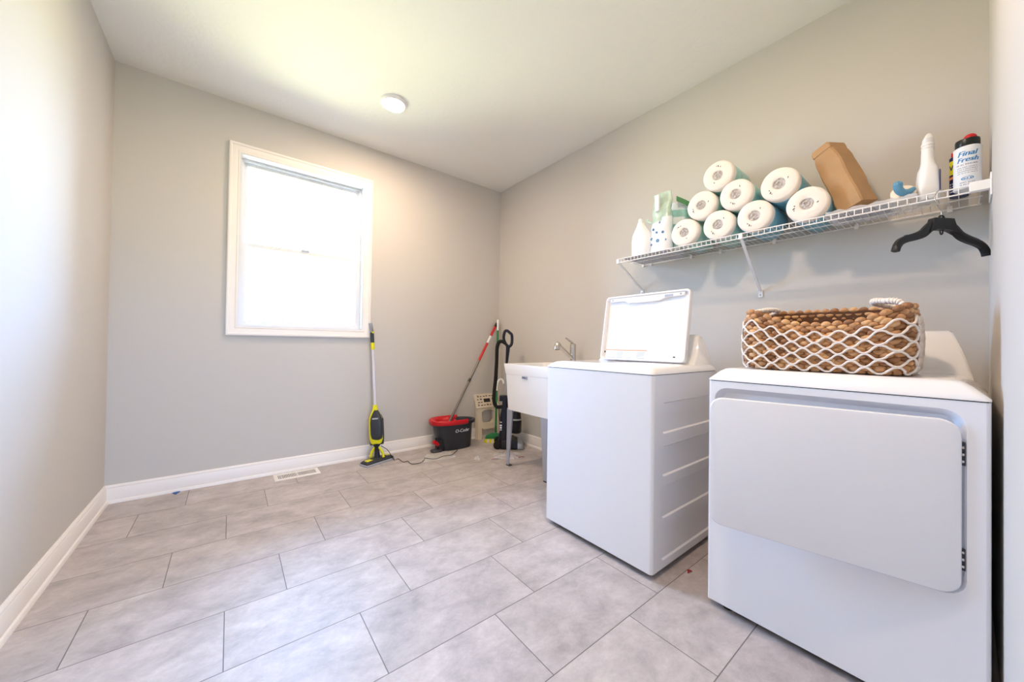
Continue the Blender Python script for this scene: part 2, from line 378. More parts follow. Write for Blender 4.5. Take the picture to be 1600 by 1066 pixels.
def sash(name, z0, z1, y, lo=0.03, hi=0.03):
    s = MB(); a = 0.030
    s.box((sx0, y, z0), (sx0 + a, y + 0.022, z1)); s.box((sx1 - a, y, z0), (sx1, y + 0.022, z1))
    s.box((sx0 + a, y, z0), (sx1 - a, y + 0.022, z0 + lo)); s.box((sx0 + a, y, z1 - hi), (sx1 - a, y + 0.022, z1))
    o = s.build(name, 'vinyl', win, smooth=0, bevel=0.003)
    g = MB(); g.box((sx0 + a, y + 0.009, z0 + lo), (sx1 - a, y + 0.013, z1 - hi)); g.build('glass_pane', 'glass', o, smooth=0)
    return o
sash('lower_sash', sz0, ZM + 0.015, D + 0.064, 0.032, 0.030)
sash('upper_sash', ZM - 0.015, sz1, D + 0.090, 0.028, 0.030)
mb = MB(); mb.box((1.03, D + 0.052, ZM + 0.014), (1.09, D + 0.070, ZM + 0.026)); mb.build('sash_lock', 'vinyl', win, bevel=0.003)

# ------------------------------------------------------------------ ceiling light
for lx, ly, lab in ((1.485, 2.545, 'round white flush ceiling lamp, lit, near the window wall'), (1.485, 0.66, 'round white flush ceiling lamp, lit, over the machines end of the room')):
    t = thing('ceiling_light', (lx, ly, H), lab, 'ceiling light', 'flush ceiling lamps')
    bpy.context.view_layer.update()
    mb = MB(); mb.x = Matrix.Translation((lx, ly, H)); mb.lathe([(0.093, 0), (0.093, -0.008), (0.088, -0.016), (0.076, -0.020), (0.074, -0.014)], 40, cap1=False); mb.build('trim_ring', 'white_plastic', t)
    mb = MB(); mb.x = Matrix.Translation((lx, ly, H)); mb.lathe([(0.075, -0.012), (0.074, -0.0175), (0.05, -0.021), (0.02, -0.022)], 40); mb.build('diffuser', 'lamp', t)

# ------------------------------------------------------------------ floor vent
t = thing('floor_vent', (1.01, 3.15, 0), 'white metal floor register set in the tiles under the window', 'vent')
bpy.context.view_layer.update()
mb = MB(); mb.x = Matrix.Translation((1.010, 3.150, 0))
n = 26; x0, x1, y0, y1 = -0.125, 0.125, -0.045, 0.045; z = 0.005
mb.loops([[(x, y, zz) for x, y in ((-0.148, -0.075), (0.148, -0.075), (0.148, 0.075), (-0.148, 0.075))] for zz in (0.0, 0.003)] +
         [[(x, y, z) for x, y in ((-0.142, -0.069), (0.142, -0.069), (0.142, 0.069), (-0.142, 0.069))],
          [(x, y, z) for x, y in ((x0, y0), (x1, y0), (x1, y1), (x0, y1))], [(x, y, 0.001) for x, y in ((x0, y0), (x1, y0), (x1, y1), (x0, y1))]], False, False)
mb.m = 1; mb.poly([(x0, y0, 0.0012), (x1, y0, 0.0012), (x1, y1, 0.0012), (x0, y1, 0.0012)]); mb.m = 0
for i in range(n + 1):
    x = x0 + (x1 - x0) * i / n; mb.box((x - 0.0022, y0, 0.0012), (x + 0.0022, y1, 0.0048))
mb.box((-0.004, y0, 0.0012), (0.004, y1, 0.0049))
mb.build('vent_grille', ['trim', 'darkgrey'], t, smooth=0)
mb = MB(); mb.x = Matrix.Translation((0.908, 3.150, 0.005)); mb.box((-0.004, -0.03, 0), (0.004, -0.02, 0.008)); mb.build('damper_lever', 'trim', t)

# ------------------------------------------------------------------ appliances
def recess_cell(mb, P, u0, u1, v0, v1, w, h, cu, cv, r, depth, slope=0.006, floor=True):
    """rectangular face u0..u1 x v0..v1 with a rounded rectangle pressed in; P(u,v,d) gives the point"""
    inner = rrect(w, h, r, 6, cu, cv); n = len(inner); outer = []
    for k, (a, b) in enumerate(inner):
        q, j = divmod(k, 7)
        c = ((u1, v1), (u0, v1), (u0, v0), (u1, v0))[q]
        if j == 3: outer.append(c)
        elif (j < 3) == (q in (0, 2)): outer.append((c[0], b))
        else: outer.append((a, c[1]))
    inn2 = rrect(w - 2*slope, h - 2*slope, max(r - slope, 0.001), 6, cu, cv)
    rings = [[P(a, b, 0) for a, b in outer], [P(a, b, 0) for a, b in inner], [P(a, b, depth*0.5) for a, b in rrect(w - slope, h - slope, max(r - slope/2, 0.001), 6, cu, cv)], [P(a, b, depth) for a, b in inn2]]
    mb.loops(rings, False, floor)

def cabinet(x0, x1, y0, y1, z0, z1, r=0.012):
    """open-sided helper: returns rounded footprint used for the appliance skirt"""
    return x0, x1, y0, y1, z0, z1, r

def cover_loops(x0, x1, y0, y1, zs):
    # zs: (z, front inset, side inset, corner radius)
    L = []
    for z, fi, si, r in zs:
        P = rrect(x1 - (x0 + fi), (y1 - y0) - 2*si, r, 5, (x1 + x0 + fi)/2, (y0 + y1)/2); L.append([(a, b, z) for a, b in P])
    return L

def console(mb, prof, y0, y1, side):
    """prof: (x,z) outline from front foot over the top to the rear foot; side: how far the ends lean in at the top"""
    zb, zt = min(p[1] for p in prof), max(p[1] for p in prof)
    L = []
    for f, s in ((y0, 1), (y0, 1), (y1, -1), (y1, -1)): pass
    def ring(y, s, extra):
        return [(x, y + s*(side*((z - zb)/(zt - zb))**1.4 + extra), z - (0.006 if extra == 0 and z > zb + 0.02 else 0)) for x, z in prof]
    mb.loops([ring(y0, 1, 0.0), ring(y0, 1, 0.010), ring(y1, -1, 0.010), ring(y1, -1, 0.0)])

# ---- washer
wx0, wx1, wy0, wy1, wz = 2.026, 2.660, 0.830, 1.488, 0.886
t = thing('washing_machine', ((wx0 + wx1)/2, (wy0 + wy1)/2, 0), 'white top-load washer with its lid propped open, beside the sink', 'washing machine')
bpy.context.view_layer.update()
mb = MB(); r = 0.014; zb = 0.028
def arc(cx, cy, a0, a1, n=5): return [(cx + r*math.cos(a0 + (a1-a0)*k/n), cy + r*math.sin(a0 + (a1-a0)*k/n)) for k in range(n + 1)]
path = arc(wx0 + r, wy0 + r, 1.5*PI, PI) + arc(wx0 + r, wy1 - r, PI, PI/2)     # right front corner round to left front corner
loop = [(x, y) for x, y in path] + [(wx1, wy1), (wx1, wy0)]
for a, b in zip(loop[:-1], loop[1:]): mb.poly([(a[0], a[1], zb), (b[0], b[1], zb), (b[0], b[1], wz), (a[0], a[1], wz)])
mb.poly([(x, y, zb) for x, y in loop][::-1]); mb.poly([(x, y, wz) for x, y in loop])
zs = [zb, 0.2295, 0.412, 0.597, wz]; rc = [(0.062, 0.211), (0.248, 0.390), (0.434, 0.569), (0.624, 0.763)]
for i in range(4):
    a, b = rc[i]; P = lambda u, v, d: (u, wy0 + d, v)
    recess_cell(mb, P, wx0 + r, wx1, zs[i], zs[i+1], 0.50, b - a, 2.100 + 0.25, (a + b)/2, 0.022, 0.007)
mb.build('cabinet', 'white_enamel', t, smooth=35, weld=True)
mb = MB(); mb.box((wx0 + 0.03, wy0 + 0.03, 0.012), (wx1 - 0.02, wy1 - 0.03, zb)); mb.build('base', 'shadowgap', t)
for x in (wx0 + 0.06, wx1 - 0.06):
    for y in (wy0 + 0.06, wy1 - 0.06):
        mb = MB(); mb.lathe([(0.02, 0), (0.02, 0.008), (0.008, 0.01), (0.008, 0.02)], 16, (x, y, 0)); mb.build('foot', 'rubber', t)
mb = MB(); mb.loops(cover_loops(wx0 + 0.004, wx1 - 0.004, wy0 + 0.004, wy1 - 0.004, [(wz, 0, 0, 0.012), (wz + 0.003, 0, 0, 0.012)])); mb.build('seam', 'shadowgap', t)
mb = MB(); zt = 0.922
mb.loops(cover_loops(wx0 - 0.002, wx1, wy0 - 0.002, wy1 + 0.002, [(wz + 0.003, 0, 0, 0.016), (wz + 0.010, 0.0, 0.0, 0.018), (wz + 0.024, 0.014, 0.012, 0.024), (zt - 0.003, 0.030, 0.026, 0.03), (zt, 0.040, 0.034, 0.03)]))
mb.build('top_cover', 'white_cover', t, smooth=50)
# raised hump of the tub surround on the front edge
mb = MB(); mb.x = Matrix.Translation((0, 0, zt - 0.004))
mb.loops([[(2.085, y0_, z_), (2.40, y0_, z_), (2.40, y1_, z_), (2.085, y1_, z_)] for y0_, y1_, z_ in ((0.875, 1.445, 0), (0.885, 1.435, 0.006))][:2]); mb.build('tub_surround', 'white_cover', t, bevel=0.004)
mb = MB()
console(mb, [(2.44, wz + 0.012), (2.446, zt - 0.002), (2.478, 0.940), (2.515, 0.975), (2.540, 1.020), (2.556, 1.058), (2.572, 1.076), (2.594, 1.082), (2.612, 1.074), (2.628, 1.045), (2.642, 0.985), (2.652, 0.920), (2.655, wz + 0.012)], wy0 + 0.022, wy1 - 0.022, 0.040)
mb.build('control_console', 'white_cover', t, smooth=60)
# open lid: shallow tray leaning back against the console
LB, LT, ly0, ly1 = Vector((2.430, 0, 0.928)), Vector((2.492, 0, 1.318)), 0.885, 1.418
ez = (LT - LB).normalized(); en = Vector((-ez.z, 0, ez.x)); LH = (LT - LB).length; LW = ly1 - ly0
lid_x = basis(Vector((LB.x, (ly0 + ly1)/2, LB.z)), Vector((0, 1, 0)), ez, -en * -1)
mb = MB(); mb.x = lid_x
O = rrect(LW, LH, 0.022, 6, 0, LH/2); Ob = rrect(LW - 0.008, LH - 0.008, 0.02, 6, 0, LH/2)
I1 = rrect(LW - 0.018, LH - 0.018, 0.016, 6, 0, LH/2); I2 = rrect(LW - 0.030, LH - 0.030, 0.012, 6, 0, LH/2)
mb.loops([[(a, b, -0.014) for a, b in Ob], [(a, b, -0.010) for a, b in O], [(a, b, 0.016) for a, b in O], [(a, b, 0.019) for a, b in Ob], [(a, b, 0.018) for a, b in I1], [(a, b, 0.0) for a, b in I2]])
lid = mb.build('lid', 'white_cover', t, smooth=40)
mb = MB(); mb.x = lid_x   # grip rail along the free edge with the stepped underside
pr = [(-0.235, LH - 0.014), (-0.235, LH - 0.034), (-0.13, LH - 0.036), (-0.10, LH - 0.050), (0.0, LH - 0.052), (0.10, LH - 0.050), (0.13, LH - 0.036), (0.235, LH - 0.034), (0.235, LH - 0.014)]
mb.prism(pr, 0.0, 0.017); mb.build('lid_grip', 'white_cover', lid, bevel=0.003)
mb = MB(); mb.x = lid_x
mb.prism(rrect(0.05, 0.014, 0.006, 4, -0.15, LH - 0.027), 0.016, 0.0178); mb.build('lid_latch', 'galv', lid)
for sx in (-1, 1):
    mb = MB(); mb.x = lid_x @ Matrix.Translation((sx*0.215, LH - 0.024, 0.017)); mb.lathe([(0.006, 0), (0.005, 0.002)], 14); mb.build('screw', 'galv', lid)
mb = MB(); mb.x = lid_x   # warning label: orange band over lines of small print
mb.prism([(-0.040, 0.064), (0.235, 0.064), (0.235, 0.012), (-0.040, 0.012)], 0.0, 0.0006); mb.m = 1
mb.prism([(-0.040, 0.064), (0.235, 0.064), (0.235, 0.059), (-0.040, 0.059)], 0.0006, 0.0012); mb.m = 2
for j in range(5):
    for c in range(4):
        x = 0.222 - c*0.066; mb.prism([(x, 0.050 - j*0.008), (x - 0.052 + 0.01*((j*3 + c) % 3), 0.050 - j*0.008), (x - 0.052 + 0.01*((j*3 + c) % 3), 0.0475 - j*0.008), (x, 0.0475 - j*0.008)], 0.0006, 0.001)
mb.m = 3; mb.prism(rrect(0.010, 0.010, 0.003, 3, 0.245, 0.050), 0.0, 0.0012)
mb.prism(rrect(0.012, 0.007, 0.002, 3, -0.200, 0.030), 0.0, 0.0012)
mb.build('warning_label', ['label', 'orange', 'greyprint', 'ink'], lid)

# ---- dryer
dx0, dx1, dy0, dy1, dz = 2.086, 2.740, -0.042, 0.629, 0.882
t = thing('clothes_dryer', ((dx0 + dx1)/2, (dy0 + dy1)/2, 0), 'white front-load dryer with its door slightly ajar, under the basket', 'dryer')
bpy.context.view_layer.update()
mb = MB(); r = 0.008
path = arc(dx0 + r, dy0 + r, 1.5*PI, PI, 3); path2 = arc(dx0 + r, dy1 - r, PI, PI/2, 3)
loop = path2 + [(dx1, dy1), (dx1, dy0)] + path
for a, b in zip(loop[:-1], loop[1:]): mb.poly([(a[0], a[1], zb), (b[0], b[1], zb), (b[0], b[1], dz), (a[0], a[1], dz)])
allp = loop
mb.poly([(x, y, zb) for x, y in allp]); mb.poly([(x, y, dz) for x, y in allp])
RC_Z0, RC_Z1, RC_Y0, RC_Y1 = 0.372, 0.858, -0.004, 0.606
P = lambda u, v, d: (dx0 + d, u, v)
recess_cell(mb, P, dy0 + r, dy1 - r, zb, dz, RC_Y1 - RC_Y0, RC_Z1 - RC_Z0, (RC_Y0 + RC_Y1)/2, (RC_Z0 + RC_Z1)/2, 0.045, 0.030, 0.020)
mb.build('cabinet', 'white_enamel', t, smooth=40, weld=True)
mb = MB(); mb.box((dx0 + 0.03, dy0 + 0.02, 0.010), (dx1 - 0.02, dy1 - 0.02, zb)); mb.build('base', 'shadowgap', t)
for x in (dx0 + 0.05, dx1 - 0.06):
    for y in (dy0 + 0.06, dy1 - 0.06):
        mb = MB(); mb.lathe([(0.02, 0), (0.02, 0.008), (0.008, 0.01), (0.008, 0.02)], 16, (x, y, 0)); mb.build('foot', 'rubber', t)
mb = MB(); mb.loops(cover_loops(dx0 + 0.004, dx1 - 0.004, dy0 + 0.004, dy1 - 0.004, [(dz, 0, 0, 0.008), (dz + 0.003, 0, 0, 0.008)])); mb.build('seam', 'shadowgap', t)
mb = MB(); dt = 0.933
mb.loops(cover_loops(dx0 - 0.002, dx1, dy0 - 0.001, dy1 + 0.002, [(dz + 0.003, 0, 0, 0.012), (dz + 0.008, 0, 0, 0.014), (dz + 0.022, 0.008, 0.014, 0.02), (dz + 0.038, 0.020, 0.030, 0.02), (dt - 0.003, 0.034, 0.044, 0.02), (dt, 0.046, 0.056, 0.02)]))
mb.build('top_cover', 'white_cover', t, smooth=50)
mb = MB()
console(mb, [(2.510, dz + 0.015), (2.518, dt - 0.002), (2.548, 0.948), (2.585, 0.980), (2.612, 1.022), (2.632, 1.062), (2.648, 1.082), (2.668, 1.088), (2.690, 1.080), (2.706, 1.050), (2.720, 0.985), (2.730, dt - 0.01), (2.732, dz + 0.015)], dy0 + 0.020, dy1 - 0.020, 0.050)
mb.build('control_console', 'white_cover', t, smooth=60)
# door hinged on the right, ajar: the left edge stands toward the room
ang = math.atan2(0.110, 0.575); dl = 0.582
ex = Vector((-math.sin(ang), math.cos(ang), 0)); eo = Vector((-math.cos(ang), -math.sin(ang), 0))
door_x = basis(Vector((dx0 + 0.004, 0.006, 0)), ex, Vector((0, 0, 1)), eo)
mb = MB(); mb.x = door_x; DZ0, DZ1 = 0.378, 0.832
A = rrect(dl, DZ1 - DZ0, 0.040, 8, dl/2, (DZ0 + DZ1)/2); B = rrect(dl - 0.012, DZ1 - DZ0 - 0.012, 0.035, 8, dl/2, (DZ0 + DZ1)/2)
mb.loops([[(a, b, -0.006) for a, b in B], [(a, b, -0.001) for a, b in A], [(a, b, 0.010) for a, b in A], [(a, b, 0.013) for a, b in rrect(dl - 0.004, DZ1 - DZ0 - 0.004, 0.039, 8, dl/2, (DZ0 + DZ1)/2)], [(a, b, 0.014) for a, b in B]])
door = mb.build('door', 'white_enamel', t, smooth=40)
mb = MB(); mb.box((dx0 + 0.006, -0.003, 0.43), (dx0 + 0.020, 0.001, 0.775)); mb.build('hinge_plate', 'galv', t)
for z0_, z1_ in ((0.715, 0.775), (0.445, 0.500)):
    mb = MB()
    mb.box((dx0 + 0.001, -0.0015, z0_), (dx0 + 0.016, 0.0045, z1_)); mb.m = 1
    for q in range(3): mb.box((dx0 - 0.003, 0.000, z0_ + 0.008 + q*0.018), (dx0 + 0.010, 0.004, z0_ + 0.014 + q*0.018))
    mb.build('hinge', ['darkgrey', 'chrome'], door)

# ------------------------------------------------------------------ utility sink
bx0, bx1, by0, by1, bt, bb = 2.405, 2.955, 1.830, 2.410, 0.852, 0.470
t = thing('utility_sink', ((bx0 + bx1)/2, (by0 + by1)/2, 0), 'white laundry tub on grey metal legs, left of the washer', 'sink')
bpy.context.view_layer.update()
mb = MB()
def rl(x0, x1, y0, y1, z, r=0.02): return [(a, b, z) for a, b in rrect(x1 - x0, y1 - y0, r, 5, (x0 + x1)/2, (y0 + y1)/2)]
mb.loops([rl(bx0 + 0.022, bx1 - 0.01, by0 + 0.025, by1 - 0.025, bb, 0.03), rl(bx0 + 0.010, bx1, by0 + 0.012, by1 - 0.012, bt - 0.085), rl(bx0 + 0.008, bx1, by0 + 0.010, by1 - 0.010, bt - 0.083),
          rl(bx0, bx1, by0, by1, bt - 0.006, 0.012), rl(bx0 + 0.002, bx1, by0 + 0.002, by1 - 0.002, bt, 0.012),
          rl(bx0 + 0.022, bx1 - 0.10, by0 + 0.022, by1 - 0.022, bt - 0.002, 0.03), rl(bx0 + 0.030, bx1 - 0.11, by0 + 0.030, by1 - 0.030, bt - 0.02, 0.03), rl(bx0 + 0.055, bx1 - 0.13, by0 + 0.055, by1 - 0.055, bb + 0.012, 0.04)])
mb.build('basin', 'sink', t, smooth=35)
mb = MB(); c = at(820, 590.5, 'x', bx0 + 0.006)
mb.box((bx0 + 0.001, c.y - 0.030, c.z - 0.010), (bx0 + 0.0075, c.y + 0.030, c.z + 0.010)); mb.m = 1
print_line(mb, lambda x, y: (bx0 + 0.0006, c.y - x, c.z - 0.0048 + y), 0.046, 0.0095, 2)
mb.build('badge', ['greyprint', 'navyink'], t, smooth=0)
for x, dxs in ((bx0 + 0.045, 1), (bx1 - 0.045, -1)):
    for y, dys in ((by0 + 0.092, 1), (by1 - 0.045, -1)):
        mb = MB()
        # tapering folded-sheet leg
        def leg(w0, z, dx=0): return [(x + dxs*(dx - 0.020), y - dys*0.020, z), (x + dxs*(dx - 0.020 + w0), y - dys*0.020, z), (x + dxs*(dx - 0.020 + w0), y - dys*0.017, z), (x + dxs*(dx - 0.017), y - dys*0.017, z), (x + dxs*(dx - 0.017), y - dys*(0.020 - w0), z), (x + dxs*(dx - 0.020), y - dys*(0.020 - w0), z)]
        mb.loops([leg(0.030, 0.0), leg(0.072, bb + 0.01)]); mb.build('leg', 'galv', t, smooth=0)
        mb = MB(); mb.box((x - 0.022, y - 0.022, 0), (x + 0.010 if dxs > 0 else x + 0.022, y + 0.010 if dys > 0 else y + 0.022, 0.010)); mb.build('foot', 'darkgrey', t, bevel=0.002)
# faucet: pull-out spout, lever handle
fx, fy = 2.895, 2.075
fc = MB(); fc.x = Matrix.Translation((fx, fy, bt)); fc.lathe([(0.034, -0.002), (0.034, 0.006), (0.030, 0.012), (0.026, 0.016), (0.026, 0.165), (0.023, 0.174), (0.010, 0.178)], 28)
fc = fc.build('faucet', 'chrome', t)
mb = MB(); S0, S1 = Vector((fx - 0.01, fy, bt + 0.045)), Vector((fx - 0.195, fy - 0.018, bt + 0.160))
d = (S1 - S0); mb.tube([S0, S0 + d*0.3, S0 + d*0.75, S1], [0.019, 0.018, 0.018, 0.020], 16)
mb.build('spout', 'chrome', fc)
mb = MB(); mb.tube([S1 + Vector((0.008, 0, 0.010)), S1 + Vector((-0.004, 0, 0.012)), S1 + Vector((-0.014, 0, 0.002)), S1 + Vector((-0.017, 0, -0.018)), S1 + Vector((-0.018, 0, -0.034))], [0.014, 0.022, 0.024, 0.024, 0.025], 16)
mb.m = 1; mb.lathe([(0.023, 0), (0.018, -0.004)], 16, tuple(S1 + Vector((-0.018, 0, -0.034)))); mb.build('spray_head', ['chrome', 'darkgrey'], fc)
mb = MB(); mb.tube([(fx, fy, bt + 0.170), (fx - 0.02, fy + 0.006, bt + 0.190), (fx - 0.075, fy + 0.014, bt + 0.222)], [0.012, 0.009, 0.008], 10, flat=0.7); mb.build('lever_handle', 'chrome', fc)

# ------------------------------------------------------------------ wire shelf
SZ, SXF, SY0, SY1 = 1.612, 2.672, -0.046, 1.478
t = thing('wire_shelf', (W, (SY0 + SY1)/2, SZ), 'long white wire shelf along the right wall above the machines', 'shelf')
bpy.context.view_layer.update()
mb = MB(); zw = SZ - 0.004
mb.tube([(W - 0.010, SY0 + 0.004, zw), (W - 0.010, SY1, zw)], 0.003, 8)
mb.tube([(SXF, SY0 + 0.004, zw - 0.0005), (SXF, SY1, zw - 0.0005)], 0.003, 8)
mb.tube([(SXF, SY0 + 0.004, zw - 0.0250), (SXF, SY1, zw - 0.0250)], 0.003, 8)
mb.tube([(SXF + 0.15, SY0 + 0.004, zw - 0.0050), (SXF + 0.15, SY1, zw - 0.0050)], 0.0022, 6)
ny = 60
for i in range(ny + 1):
    y = SY0 + 0.010 + (SY1 - SY0 - 0.014) * i / ny
    mb.tube([(W - 0.010, y, zw + 0.002), (SXF + 0.004, y, zw + 0.002), (SXF - 0.001, y, zw - 0.001), (SXF - 0.002, y, zw - 0.0265)], 0.0015, 6)
mb.build('wire_deck', 'wire', t, smooth=60)
for fpt, y in (((at(1188, 461, 'x', W)), 0.724), ((at(991, 459, 'x', W)), 1.474)):
    mb = MB(); a = Vector((SXF + 0.004, y, zw - 0.020)); b = Vector((W - 0.008, y, fpt.z + 0.02))
    d = (b - a).normalized(); nrm = Vector((0, 1, 0)); bi = d.cross(nrm)
    for s in (1,):
        L = []
        for p in (a, a + (b - a)*0.02, b):
            L.append([p + nrm*0.007 - bi*0.004, p - nrm*0.007 - bi*0.004, p - nrm*0.007 + bi*0.004, p + nrm*0.007 + bi*0.004])
        mb.loops(L)
    mb.box((W - 0.006, y - 0.011, fpt.z - 0.014), (W, y + 0.011, fpt.z + 0.028))
    mb.box((SXF - 0.006, y - 0.009, zw - 0.030), (SXF + 0.008, y + 0.009, zw - 0.0))
    mb.m = 1; mb.box((W - 0.0075, y - 0.004, fpt.z - 0.006), (W - 0.005, y + 0.004, fpt.z + 0.002))
    mb.build('support_bracket', ['wire', 'greyprint'], t, bevel=0.001)
for y in (0.039, 0.325, 0.658, 0.936, 1.116, 1.399, 1.462):
    mb = MB(); mb.box((W - 0.016, y - 0.008, zw - 0.012), (W, y + 0.008, zw + 0.014)); mb.build('wall_clip', 'wire', t, bevel=0.002)
mb = MB(); mb.box((SXF - 0.010, YF + 0.001, zw - 0.026), (SXF + 0.016, YF + 0.050, zw + 0.008)); mb.box((SXF - 0.012, YF, zw - 0.050), (SXF + 0.110, YF + 0.005, zw + 0.030))
mb.build('end_bracket', 'white_plastic', t, bevel=0.002)

# ------------------------------------------------------------------ paper towel rolls
RR, RLEN, RXF = 0.0812, 0.262, 2.704
def make_roll(label, wrap):
    t = tag(bpy.data.objects.new('paper_towel_roll', None), label, 'paper towels', 'paper towel rolls piled on the wire shelf'); COL.objects.link(t); t['_local'] = 1
    # local: axis along +x, end face at x=0
    R = Matrix.Rotation(PI/2, 4, 'Y')
    mb = MB(); mb.x = R
    mb.loft([(0.020, 0.019, 0.019, 0, 0, 2), (0.005, 0.022, 0.022, 0, 0, 2), (0.001, 0.030, 0.030, 0, 0, 2), (0.0, 0.045, 0.046, 0, 0, 2), (0.002, RR*0.88, RR*0.87, 0, 0, 2.05), (0.007, RR*0.965, RR*0.96, 0, 0, 2.1), (0.016, RR*0.995, RR*0.99, 0, 0, 2.05),
             (0.05, RR, RR, 0, 0, 2), (RLEN - 0.012, RR*0.99, RR*0.99, 0, 0, 2), (RLEN, RR*0.9, RR*0.9, 0, 0, 2)], 40)
    mb.build('paper', 'paper', t, smooth=60)
    mb = MB(); mb.x = R
    mb.loft([(0.040, RR*1.002, RR*1.002, 0, 0, 2), (0.042, RR*1.008, RR*1.008, 0, 0, 2), (RLEN - 0.02, RR*1.008, RR*1.008, 0, 0, 2), (RLEN - 0.018, RR*1.0, RR*1.0, 0, 0, 2)], 40)
    mb.build('printed_wrapper', wrap, t, smooth=60)
    mb = MB(); mb.x = R; rnd = random.Random(3)
    L = []
    for rr_, zz in ((0.004, 0.006), (0.011, 0.001), (0.018, 0.005), (0.025, 0.0002)):
        L.append([(rr_*math.cos(2*PI*k/18)*(1 + rnd.uniform(-.12, .12)), rr_*math.sin(2*PI*k/18)*(1 + rnd.uniform(-.12, .12)), zz + rnd.uniform(-.002, .002)) for k in range(18)])
    mb.loops(L, True, False); mb.build('gathered_film', 'core', t, smooth=30)
    mb = MB(); mb.x = R
    for (a, b, w_, h_) in ((0.040, 0.018, 0.010, 0.004), (0.033, 0.026, 0.004, 0.005), (0.047, 0.011, 0.005, 0.003), (-0.035, -0.030, 0.008, 0.003)):
        z_ = -0.0012 if a*a + b*b < 0.0022 else -0.0004
        mb.box((a, b, z_), (a + w_, b + h_, z_ + 0.003))
    mb.build('printed_marks', 'ink', t, smooth=0)
    return t
kinds = {}
def place_roll(y, z, rot, wrap, label, dx=0.0, yaw=0.0):
    if wrap not in kinds: t = kinds[wrap] = make_roll(label, wrap)
    else:
        src = kinds[wrap]; t = src.copy(); COL.objects.link(t); t['label'] = label
        for ch in src.children:
            c = ch.copy(); COL.objects.link(c); c.parent = t
    t.matrix_world = Matrix.Translation((RXF + dx, y, z)) @ Matrix.Rotation(yaw, 4, 'Z') @ Matrix.Rotation(rot, 4, 'X')
    t.scale = (1, 1, 1)
z1 = SZ + 0.0832
place_roll(1.035, z1, 2.0, 'teal', 'paper towel roll lying at the left foot of the pile, beside the floral bottle', -0.006)
place_roll(0.850, z1, 0.1, 'teal', 'bottom-row paper towel roll, second from the left end of the pile')
place_roll(0.674, z1, 0.0, 'blue', 'bottom-row paper towel roll directly above the middle shelf bracket', -0.004)
place_roll(0.462, z1, 0.9, 'blue', 'bottom-row paper towel roll touching the brown paper bag', 0.004)
place_roll(0.9425, z1 + 0.137, 0.6, 'teal', 'middle-row paper towel roll at the pile left slope, under the topmost roll', 0.003)
place_roll(0.762, z1 + 0.141, -0.2, 'teal', 'middle-row paper towel roll right below and right of the topmost roll', -0.002)
place_roll(0.8525, z1 + 0.277, 2.8, 'teal', 'topmost paper towel roll crowning the pile')
place_roll(0.568, z1 + 0.129, 0.35, 'blue', 'upper paper towel roll resting on the two rolls beside the brown bag', -0.004)

# ------------------------------------------------------------------ things left of the rolls
t = thing('detergent_bottle', (2.76, 1.348, SZ), 'plain white plastic bottle with a tapering neck at the left end of the wire shelf', 'bottle')
bpy.context.view_layer.update()
mb = MB(); mb.x = Matrix.Translation((2.765, 1.349, SZ + 0.002))
mb.loft([(0, 0.040, 0.062, 0, 0, 3), (0.006, 0.046, 0.068, 0, 0, 3), (0.11, 0.047, 0.070, 0, 0, 2.8), (0.150, 0.044, 0.064, 0, 0.002, 2.5), (0.185, 0.034, 0.046, 0, 0.006, 2.2), (0.215, 0.024, 0.030, 0, 0.010, 2), (0.235, 0.019, 0.022, 0, 0.012, 2)], 32)
mb.build('body', 'white_plastic', t, smooth=60)
mb = MB(); mb.x = Matrix.Translation((2.765, 1.361, SZ + 0.236)); mb.lathe([(0.017, 0), (0.017, 0.022), (0.012, 0.028), (0.010, 0.030)], 24); mb.build('cap', 'white_plastic', t)

t = thing('liquid_soap_pouch', (2.75, 1.205, SZ), 'standing refill pouch, pale green film on top and white floral print below', 'pouch')
bpy.context.view_layer.update()
mb = MB(); mb.x = Matrix.Translation((2.755, 1.205, SZ + 0.002))
secs = []
for i in range(15):
    z = 0.385 * i / 14; k = i / 14
    secs.append((z, 0.042*(1 - k**2.2) + 0.006, 0.069 - 0.010*k + 0.002*math.sin(i*2.3), 0.004*math.sin(i*1.7), -0.004*k + 0.003*math.cos(i*1.3), 2.4))
mb.loft(secs, 36)
for i, f in enumerate(mb.f):
    zc = sum(mb.v[j].z for j in f)/len(f) - SZ; yc = sum(mb.v[j].y for j in f)/len(f) - 1.205
    mb.mi[i] = 1 if zc > 0.205 - 0.5*yc*0.4 else 0
mb.build('film_body', ['label', 'palegreen'], t, smooth=60)
mb = MB(); mb.x = Matrix.Translation((2.755, 1.205, SZ + 0.002)); rnd = random.Random(5)
for (yy, zz, q) in ((0.045, 0.09, 0.011), (0.0, 0.07, 0.013), (-0.03, 0.12, 0.009), (0.035, 0.15, 0.009), (0.048, 0.055, 0.008), (-0.008, 0.185, 0.008), (0.01, 0.125, 0.008), (-0.045, 0.07, 0.009)):
    k = zz/0.385; rx = 0.042*(1 - k**2.2) + 0.006; ry = 0.069 - 0.010*k
    xs = -rx*(max(0, 1 - abs(yy/ry)**2.4))**(1/2.4) - 0.0035
    mb.m = rnd.choice((0, 1))
    for pet in range(6):
        a = pet*PI/3 + rnd.uniform(-.3, .3); cy_, cz_ = yy + q*0.55*math.cos(a), zz + q*0.55*math.sin(a)
        mb.loops([[(xx, cy_ + q*0.36*math.cos(b_*PI/3), cz_ + q*0.36*math.sin(b_*PI/3)) for b_ in range(6)] for xx in (xs + 0.003, xs)])
mb.build('floral_print', ['inkviolet', 'inkblue'], t, smooth=0)
mb = MB(); mb.x = Matrix.Translation((2.755, 1.205, SZ + 0.002)); mb.box((-0.047, -0.004, 0.26), (-0.030, 0.024, 0.365)); mb.build('clear_window', 'label', t, bevel=0.004)
